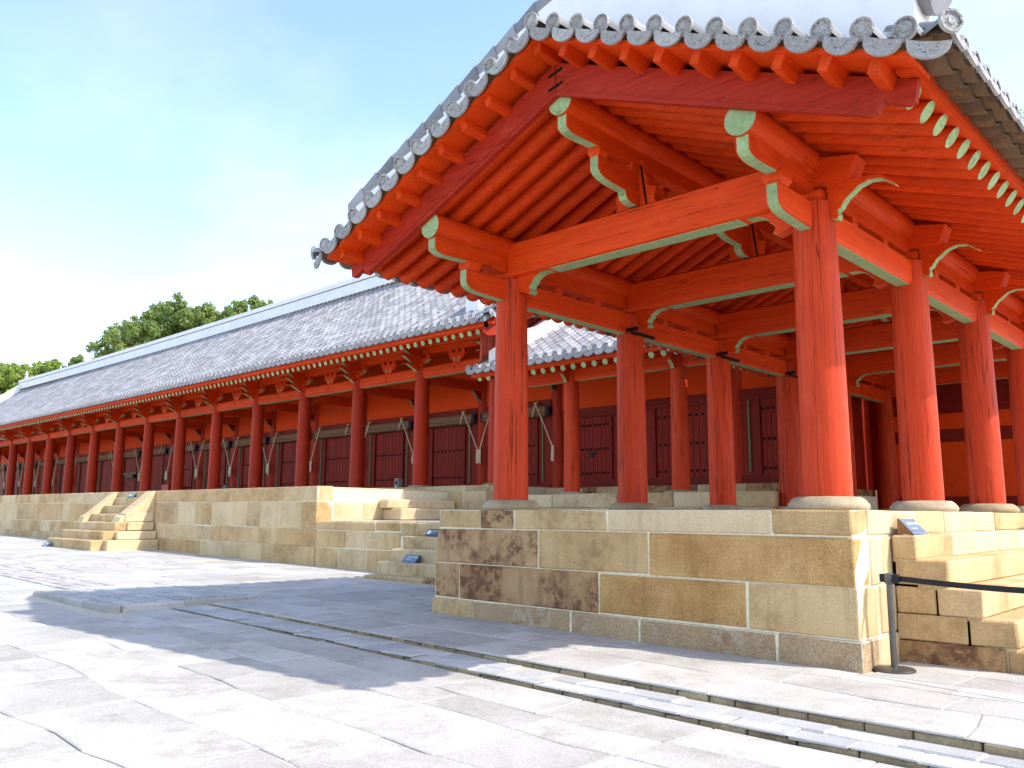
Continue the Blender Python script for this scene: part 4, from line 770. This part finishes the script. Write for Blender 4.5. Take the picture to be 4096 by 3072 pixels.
for a, b in zip(yy, yy[1:]): mb.hexa([(-17.55, a, wr2(a) - .05), (-17.0, a, wr2(a) - .05), (-17.0, b, wr2(b) - .05), (-17.55, b, wr2(b) - .05), (-17.55, a, wr2(a) + .38), (-17.0, a, wr2(a) + .38), (-17.0, b, wr2(b) + .5), (-17.55, b, wr2(b) + .5)])
part('plaster_ridge', mb, 'plaster', wing); part('plaster_ridge', MB().box(-17.9, -10.6, 21.6, 22.1, wr2(21.7) - .1, wr2(21.7) + .6), 'plaster', wing)
part('rear_roof', MB().hexa([(-17.9, 21.9, 8.1), (-10.6, 21.9, 8.1), (-10.6, 26, 5.8), (-17.9, 26, 5.8), (-17.9, 21.9, 8.25), (-10.6, 21.9, 8.25), (-10.6, 26, 5.95), (-17.9, 26, 5.95)]), 'tile', wing)
part('rear_wall', MB().box(-18, -8.5, 25.3, 25.5, 1.5, 6.2), 'door', wing)
# ------------------------------------------------------------------ rolled blinds and ropes in front of the doors
ORD = ['first', 'second', 'third', 'fourth', 'fifth', 'sixth', 'seventh', 'eighth', 'ninth', 'tenth', 'eleventh', 'twelfth', 'thirteenth', 'fourteenth', 'fifteenth', 'sixteenth', 'seventeenth', 'eighteenth']
YR = 21.33
for k in range(len(HX) - 1):
    xb, xa = HX[k] - .16, HX[k + 1] + .16; xm = (xa + xb) / 2
    bl = thing('rolled_blind', f'rolled brown bamboo blind above the {ORD[k]} hall door counted from the pavilion', 'blind', (xm, YR + .05, 4.8), 'rolled blinds above the hall doors')
    prof = [(YR + .14, 5.13), (YR + .0, 5.15), (YR - .06, 5.08), (YR - .06, 4.97), (YR - .03, 4.93), (YR - .08, 4.90), (YR - .08, 4.83), (YR - .0, 4.79), (YR + .14, 4.80)]
    part('roll', MB().prism(prof, 'yz', xa + .14, xb - .14), 'blind', bl, 50)
    for s, xe in ((1, xb - .07), (-1, xa + .07)): part('cloth_end', MB().box(xe - .069, xe + .069, YR - .05, YR + .14, 4.82, 5.13), 'blind_end', bl)
    for xe in (HX[k] - .745, HX[k + 1] + .745):
        kn = part('hook_knob', MB().tube([(xe, YR + .18, 5.27), (xe, YR - .02, 5.27)], .03, 8).tube([(xe - .09, YR - .03, 5.27), (xe + .09, YR - .03, 5.275)], [.028, .04], 8), 'wood_knob', bl, 50)
        part('rope_loop', MB().tube([(xe, YR - .05, 5.27), (xe + .03, YR - .11, 5.1), (xe - .06, YR - .12, 4.85), (xe - .10, YR - .09, 4.78), (xe - .08, YR - .11, 4.95), (xe, YR - .05, 5.27)], .013, 6), 'rope', bl)
for k in range(1, len(HX)):
    if k in (7, 8): pass
    xc = HX[k] + .10; hl, hr = HX[k] - .745, HX[k] + .745
    rp = thing('rope_bundle', f'cream rope coil hanging at the {ORD[k]} rear hall column counted from the pavilion', 'rope', (xc, YR, 3.3), 'ropes hanging between the hall doors')
    if k not in (3, 8): part('strand', MB().tube([(hl, YR - .06, 5.26), ((hl + xc) / 2 + .01, YR - .07, 4.5), (xc - .05, YR - .06, 3.8)], .021, 6), 'rope', rp)
    part('strand', MB().tube([(hr, YR - .06, 5.26), ((hr + xc) / 2 + .01, YR - .07, 4.5), (xc + .05, YR - .06, 3.8)], .021, 6), 'rope', rp)
    rr = random.Random(k); cb_ = MB()
    for i in range(6):
        a = xc - .09 + .036 * i; zb = 3.36 + rr.uniform(-.06, .1); cb_.tube([(a, YR - .07 + rr.uniform(-.02, .02), 3.82), (a + rr.uniform(-.02, .02), YR - .09, 3.6), (a + rr.uniform(-.015, .015), YR - .07, zb), (a + .03, YR - .07, zb + .01), (a + .028, YR - .08, 3.6), (a + .02, YR - .07, 3.81)], .017, 6)
    part('coil', cb_, 'rope', rp, 60)
rp = thing('rope_bundle', 'cream rope hanging beside the rear column at the wing end of the hall', 'rope', (HX[0], YR, 3.3), 'ropes hanging between the hall doors')
part('strand', MB().tube([(HX[0] - .745, YR - .06, 5.26), (HX[0] - .34, YR - .07, 4.5), (HX[0] + .0, YR - .06, 3.8)], .021, 6), 'rope', rp)
cb_ = MB()
for i in range(3): cb_.tube([(HX[0] + .01 + .03 * i, YR - .07, 3.8), (HX[0] + .0 + .03 * i, YR - .09, 3.3), (HX[0] + .025 + .03 * i, YR - .08, 3.27), (HX[0] + .03 + .03 * i, YR - .08, 3.78)], .018, 6)
part('coil', cb_, 'rope', rp, 60)
# ------------------------------------------------------------------ small things on the porch
def porch_box(x, y, z, label):
    t = thing('hinge_stone_box', label, 'box', (x, y, z)); part('case', MB().stone(x - .13, x + .13, y - .1, y + .1, z, z + .4, .012, .004), 'box_grey', t); part('niche', MB().box(x - .05, x + .05, y - .104, y - .098, z + .07, z + .3), 'iron', t); part('latch', MB().stone(x - .02, x + .03, y - .125, y - .1, z + .03, z + .16, .004, .001), 'sign_white', t)
porch_box(-24.25, 19.6, 2.39, 'small grey box on the porch before the second hall door'); porch_box(-36.9, 19.6, 2.39, 'small grey box on the porch, between the red box and the nearer grey box')
rb_ = thing('fire_box', 'small bright red box on the porch just right of the far stairs', 'box', (-46, 21, 2.39)); part('case', MB().stone(-46.4, -45.55, 20.8, 21.1, 2.39, 3.05, .02, .004), 'box_red', rb_); part('label_plate', MB().box(-46.15, -46.0, 20.79, 20.80, 2.55, 2.75), 'sign_white', rb_)
bl_ = thing('wooden_bar', 'low wooden bar across the hall door behind the far stairs', 'bar', (-51.8, 21.2, 3.4)); part('rail', MB().box(-53.0, -50.6, 21.15, 21.3, 3.76, 3.88), "blind", bl_); part('bracket', MB().box(-52.4, -51.2, 21.2, 21.4, 3.58, 3.74), "stud", bl_)
# ------------------------------------------------------------------ small slanted signs
def txt(parent, body, size, mw, mat='sign_white'):
    cu = bpy.data.curves.new('lettering', 'FONT'); cu.body = body; cu.size = size; cu.extrude = .0008; cu.materials.append(M[mat]); cu.align_x = 'LEFT'; cu.align_y = 'CENTER'
    tmp = bpy.data.objects.new('tmp', cu); COL.objects.link(tmp); dg = bpy.context.evaluated_depsgraph_get()
    me = bpy.data.meshes.new_from_object(tmp.evaluated_get(dg)); bpy.data.objects.remove(tmp); me.name = 'lettering'
    return put('lettering', me, parent, mw)
def sign(loc, rzs, label, mat, side='sign_dark', ring=True, w=.46, h=.16, d=.16):
    t = thing('slanted_sign', label, 'sign', loc, 'small slanted signs on the stairs'); B = T(*loc, 0, 0, rzs)
    me = MB().prism([(-d / 2, 0), (d / 2, 0), (d / 2, h * .96), (d / 2 - .012, h)], 'yz', -w / 2, w / 2).mesh('body', mat); put('body', me, t, B)
    for s in (-1, 1): put('side_plate', MB().prism([(-d / 2 + .004, .002), (d / 2 + .004, .002), (d / 2 + .004, h * .97), (d / 2 - .012, h + .003)], 'yz', s * w / 2 - .003, s * w / 2 + .003).mesh('side_plate', side), t, B)
    sl_ = math.atan2(h, d - .012); F = B @ T(0, -d / 2, 0, sl_ ) @ Matrix.Translation((0, 0, .003))   # plane of the slanted face
    L_ = math.hypot(h, d - .012)
    x0 = -w / 2 + .02
    if ring:
        rm = MB().lathe([(.06, 0), (.06, .003), (.04, .003), (.04, 0)], (0, 0, 0), 20).box(-.04, .04, -.011, .011, 0, .003).mesh('no_entry_mark', 'sign_white'); put('no_entry_mark', rm, t, F @ Matrix.Translation((x0 + .065, L_ * .5, 0))); x0 += .14
    else: x0 += .08
    txt(t, '올라가지 마세요', .052, F @ Matrix.Translation((x0, L_ * .66, 0))); txt(t, 'Do not climb', .032, F @ Matrix.Translation((x0, L_ * .38, 0)))
    if not ring: put('fold_line', MB().box(-w / 2, w / 2, L_ * .2, L_ * .21, -.001, .001).mesh('fold_line', side), t, F)
    return t
sign((-14.42, 12.05, .478), 0, 'blue-grey slanted sign on the second step beside the pavilion platform', 'sign', ring=False)
sign((-14.35, 12.66, 1.032), 0, 'dark blue no-entry sign half hidden behind the pavilion platform corner', 'sign_dark', w=.5)
sign((-30.6, 12.70, 2.055), 0, 'dark slanted sign on the top step of the far stairs', 'sign', w=.5)
sign((-32.0, 10.45, gz(-32) - .01), 0, 'grey slanted sign on the paving at the foot of the far stairs', 'sign', ring=False, w=.5)
sign((-3.31, 10.0, 1.323), math.pi / 2, 'pale slanted sign on the sunlit ledge behind the belt post', 'sign', side='copper', ring=False, w=.46, h=.17, d=.17)
# ------------------------------------------------------------------ belt barrier
sx, sy = -3.24, 8.98
sta = thing('belt_post', 'grey steel belt post with round base at the platform corner', 'barrier post', (sx, sy, 0))
part('base', MB().lathe([(.2, 0), (.2, .012), (.185, .024), (.05, .034), (.036, .04)], (sx, sy, .002), 36), 'post', sta, 40); part('pole', MB().tube([(sx, sy, .03), (sx, sy, .86)], .03, 20), 'post', sta, 50)
part('head', MB().lathe([(.034, .84), (.046, .85), (.046, .93), (.04, .945), (.02, .95)], (sx, sy, 0), 20), 'post', sta, 50); part('belt_clip', MB().box(sx - .085, sx - .03, sy - .025, sy + .025, .86, .94).box(sx + .03, sx + .1, sy - .03, sy + .03, .855, .94), 'belt', sta)
ex, ey = -1.1, 8.55; bt = MB(); nseg = 14
def bp(i): u = i / nseg; return (sx + .09 + (ex - sx - .09) * u, sy + (ey - sy) * u, .90 - .03 * math.sin(math.pi * u))
for i in range(nseg):
    a, b = bp(i), bp(i + 1); bt.hexa([(a[0], a[1] - .002, a[2] - .027), (b[0], b[1] - .002, b[2] - .027), (b[0], b[1] + .002, b[2] - .027), (a[0], a[1] + .002, a[2] - .027), (a[0], a[1] - .002, a[2] + .027), (b[0], b[1] - .002, b[2] + .027), (b[0], b[1] + .002, b[2] + .027), (a[0], a[1] + .002, a[2] + .027)])
part('belt', bt, 'belt', sta)
# ------------------------------------------------------------------ trees behind the hall
def tree(lumps, label, leaf='leaf', seed=1, dens=330, ls=.30, zbase=3.0, k=1.25):
    rr = random.Random(seed); n_ = len(lumps); cx = sum(l[0] for l in lumps) / n_; cy = sum(l[1] for l in lumps) / n_; zlo = min(l[2] for l in lumps)
    t = thing('tree', label, 'tree', (cx, cy, zbase), 'trees around the shrine'); lumps = [(a, b, c, r * k) for a, b, c, r in lumps]
    # the crown goes on below the roof line
    low = [(a + rr.uniform(-1, 1), b + rr.uniform(-1, 1), c - rr.uniform(1.2, 3.2), r * 1.2) for a, b, c, r in lumps]
    tr = MB(); tr.tube([(cx, cy, zbase), (cx + .3, cy, (zbase + zlo) / 2), (cx - .1, cy, zlo - 1.5), (cx + .1, cy, zlo)], [.42, .34, .26, .14], 8)
    for a, b, c, r in lumps: tr.tube([(cx, cy, zlo - 2.2 + rr.uniform(-.5, 1.2)), ((cx + a) / 2 + .1, (cy + b) / 2, (zlo - 1.2 + c) / 2), (a, b, c)], [.15, .10, .03], 6)
    part('trunk', tr, 'bark', t, 60); cr = MB()
    for bx, by, bz, br in lumps + low:
        base = Vector((bx, by, bz)); sub = [(base + Vector((rr.gauss(0, .55), rr.gauss(0, .55), rr.gauss(0, .4))) * br, br * rr.uniform(.35, .6)) for _ in range(7)]
        for c, q in sub:
            for _ in range(int(dens * q * q * 1.6)):
                v = Vector((rr.gauss(0, 1), rr.gauss(0, 1), rr.gauss(0, 1))).normalized(); p = c + v * (q * rr.random() ** .4); s = ls * rr.uniform(.55, 1.3)
                nn = (v + Vector((rr.uniform(-.8, .8), rr.uniform(-.8, .8), rr.uniform(-.2, 1.0)))).normalized(); u = nn.cross(Vector((rr.uniform(-1, 1), rr.uniform(-1, 1), rr.uniform(-1, 1)))).normalized(); w = nn.cross(u)
                cr.quad(p - u * s * .5, p + w * s * .28, p + u * s * .5, p - w * s * .28)
    put('crown', cr.mesh('crown', leaf, None, False), t)
TA = [(-80.6, 29.7, 16.8, 0.8), (-81.9, 30.8, 17.8, 0.82), (-80.4, 31.0, 17.0, 0.85), (-81.0, 31.9, 18.6, 0.78), (-80.9, 32.4, 18.0, 0.86), (-77.0, 31.4, 18.1, 0.83), (-76.5, 31.6, 17.1, 0.83), (-81.0, 33.7, 19.9, 0.88), (-77.2, 32.8, 18.0, 0.93), (-76.9, 32.6, 19.4, 0.67)]
TB = [(-80.7, 35.1, 20.8, 0.89), (-77.4, 34.2, 18.9, 0.85), (-79.1, 35.2, 21.0, 0.79), (-76.5, 34.7, 20.7, 0.94), (-76.9, 35.7, 20.9, 0.87), (-74.3, 34.5, 19.2, 0.92), (-77.6, 35.3, 19.6, 0.78), (-77.7, 36.9, 20.6, 0.88), (-75.5, 36.4, 19.2, 0.94), (-76.6, 36.9, 20.7, 0.7), (-77.1, 36.2, 19.0, 0.78)]
TC = [(-72.1, 35.7, 19.6, 0.75), (-75.9, 37.9, 19.7, 0.87), (-74.4, 38.0, 19.6, 0.78), (-72.2, 37.6, 19.6, 0.76), (-72.3, 35.4, 19.1, 0.74)]
TD = [(-74.7, 39.7, 21.0, 0.7), (-72.1, 38.8, 21.0, 0.73), (-73.0, 40.0, 21.3, 0.74), (-74.2, 40.3, 20.8, 0.79), (-72.9, 40.1, 20.7, 0.52)]
TE = [(-73.3, 41.4, 21.1, 0.53), (-70.3, 40.0, 20.6, 0.51), (-72.1, 41.5, 21.3, 0.44), (-70.4, 40.3, 20.5, 0.51)]
TF = [(-99.9, 33.8, 17.8, 0.35), (-99.2, 33.9, 18.1, 0.38), (-94.0, 32.4, 17.5, 0.36), (-94.3, 32.5, 17.2, 0.36), (-95.5, 32.1, 16.8, 0.29)]
TG = [(-106.4, 32.1, 17.7, 0.47), (-102.6, 31.3, 17.3, 0.46), (-103.4, 32.0, 17.9, 0.38), (-101.3, 31.4, 17.2, 0.38), (-102.0, 32.3, 18.0, 0.41), (-100.9, 32.3, 18.0, 0.38), (-101.1, 32.0, 17.4, 0.45), (-102.3, 32.8, 17.6, 0.43), (-103.4, 31.8, 17.1, 0.51)]
TH = [(-111.0, 31.3, 18.3, 0.51), (-109.0, 31.3, 18.3, 0.5), (-110.3, 32.1, 18.6, 0.43), (-110.4, 31.5, 17.6, 0.7), (-110.4, 32.6, 17.8, 0.59), (-108.6, 31.6, 17.8, 0.58), (-106.3, 29.8, 16.8, 0.57)]
TI = [(-112.0, 30.0, 17.9, 0.59), (-113.1, 29.8, 18.3, 0.59), (-111.6, 30.7, 18.3, 0.48), (-109.7, 29.9, 17.0, 0.69), (-111.3, 29.6, 17.2, 0.69), (-107.6, 29.1, 16.2, 0.67), (-112.5, 29.3, 17.7, 0.64)]
TJ = [(-9.5, 49.8, 21.0, 0.53), (-8.9, 49.6, 21.2, 0.79), (-8.6, 49.5, 20.0, 0.78), (-8.3, 51.6, 21.2, 0.95), (-9.7, 50.9, 20.6, 0.54), (-8.9, 49.4, 19.2, 0.78)]
tree(TA, 'dark green tree with a low left flank, left of the highest tree over the ridge', seed=1)
tree(TB, 'highest dark green tree behind the roof ridge', seed=2)
tree(TC, 'green tree just right of the highest tree above the ridge', seed=3)
tree(TD, 'small feathery tree top near the right end of the tree group', seed=4)
tree(TE, 'last low tuft of leaves at the right of the trees over the ridge', seed=5)
tree(TF, 'lone small round tree top between the two tree groups', seed=6, dens=700, ls=.26, k=1.5)
tree(TG, 'bright green tree with two pointed tops left of the lone tree', 'leaf_light', 7, dens=600, ls=.28, k=1.45)
tree(TH, 'bright yellow-green tree behind the roof ornament', 'leaf_light', 8, dens=600, ls=.28, k=1.45)
tree(TI, 'bright green tree at the left picture edge', 'leaf_light', 9, dens=600, ls=.28, k=1.45)
tree(TJ, 'green tree showing past the pavilion roof at the right picture edge', 'leaf_light', 10)
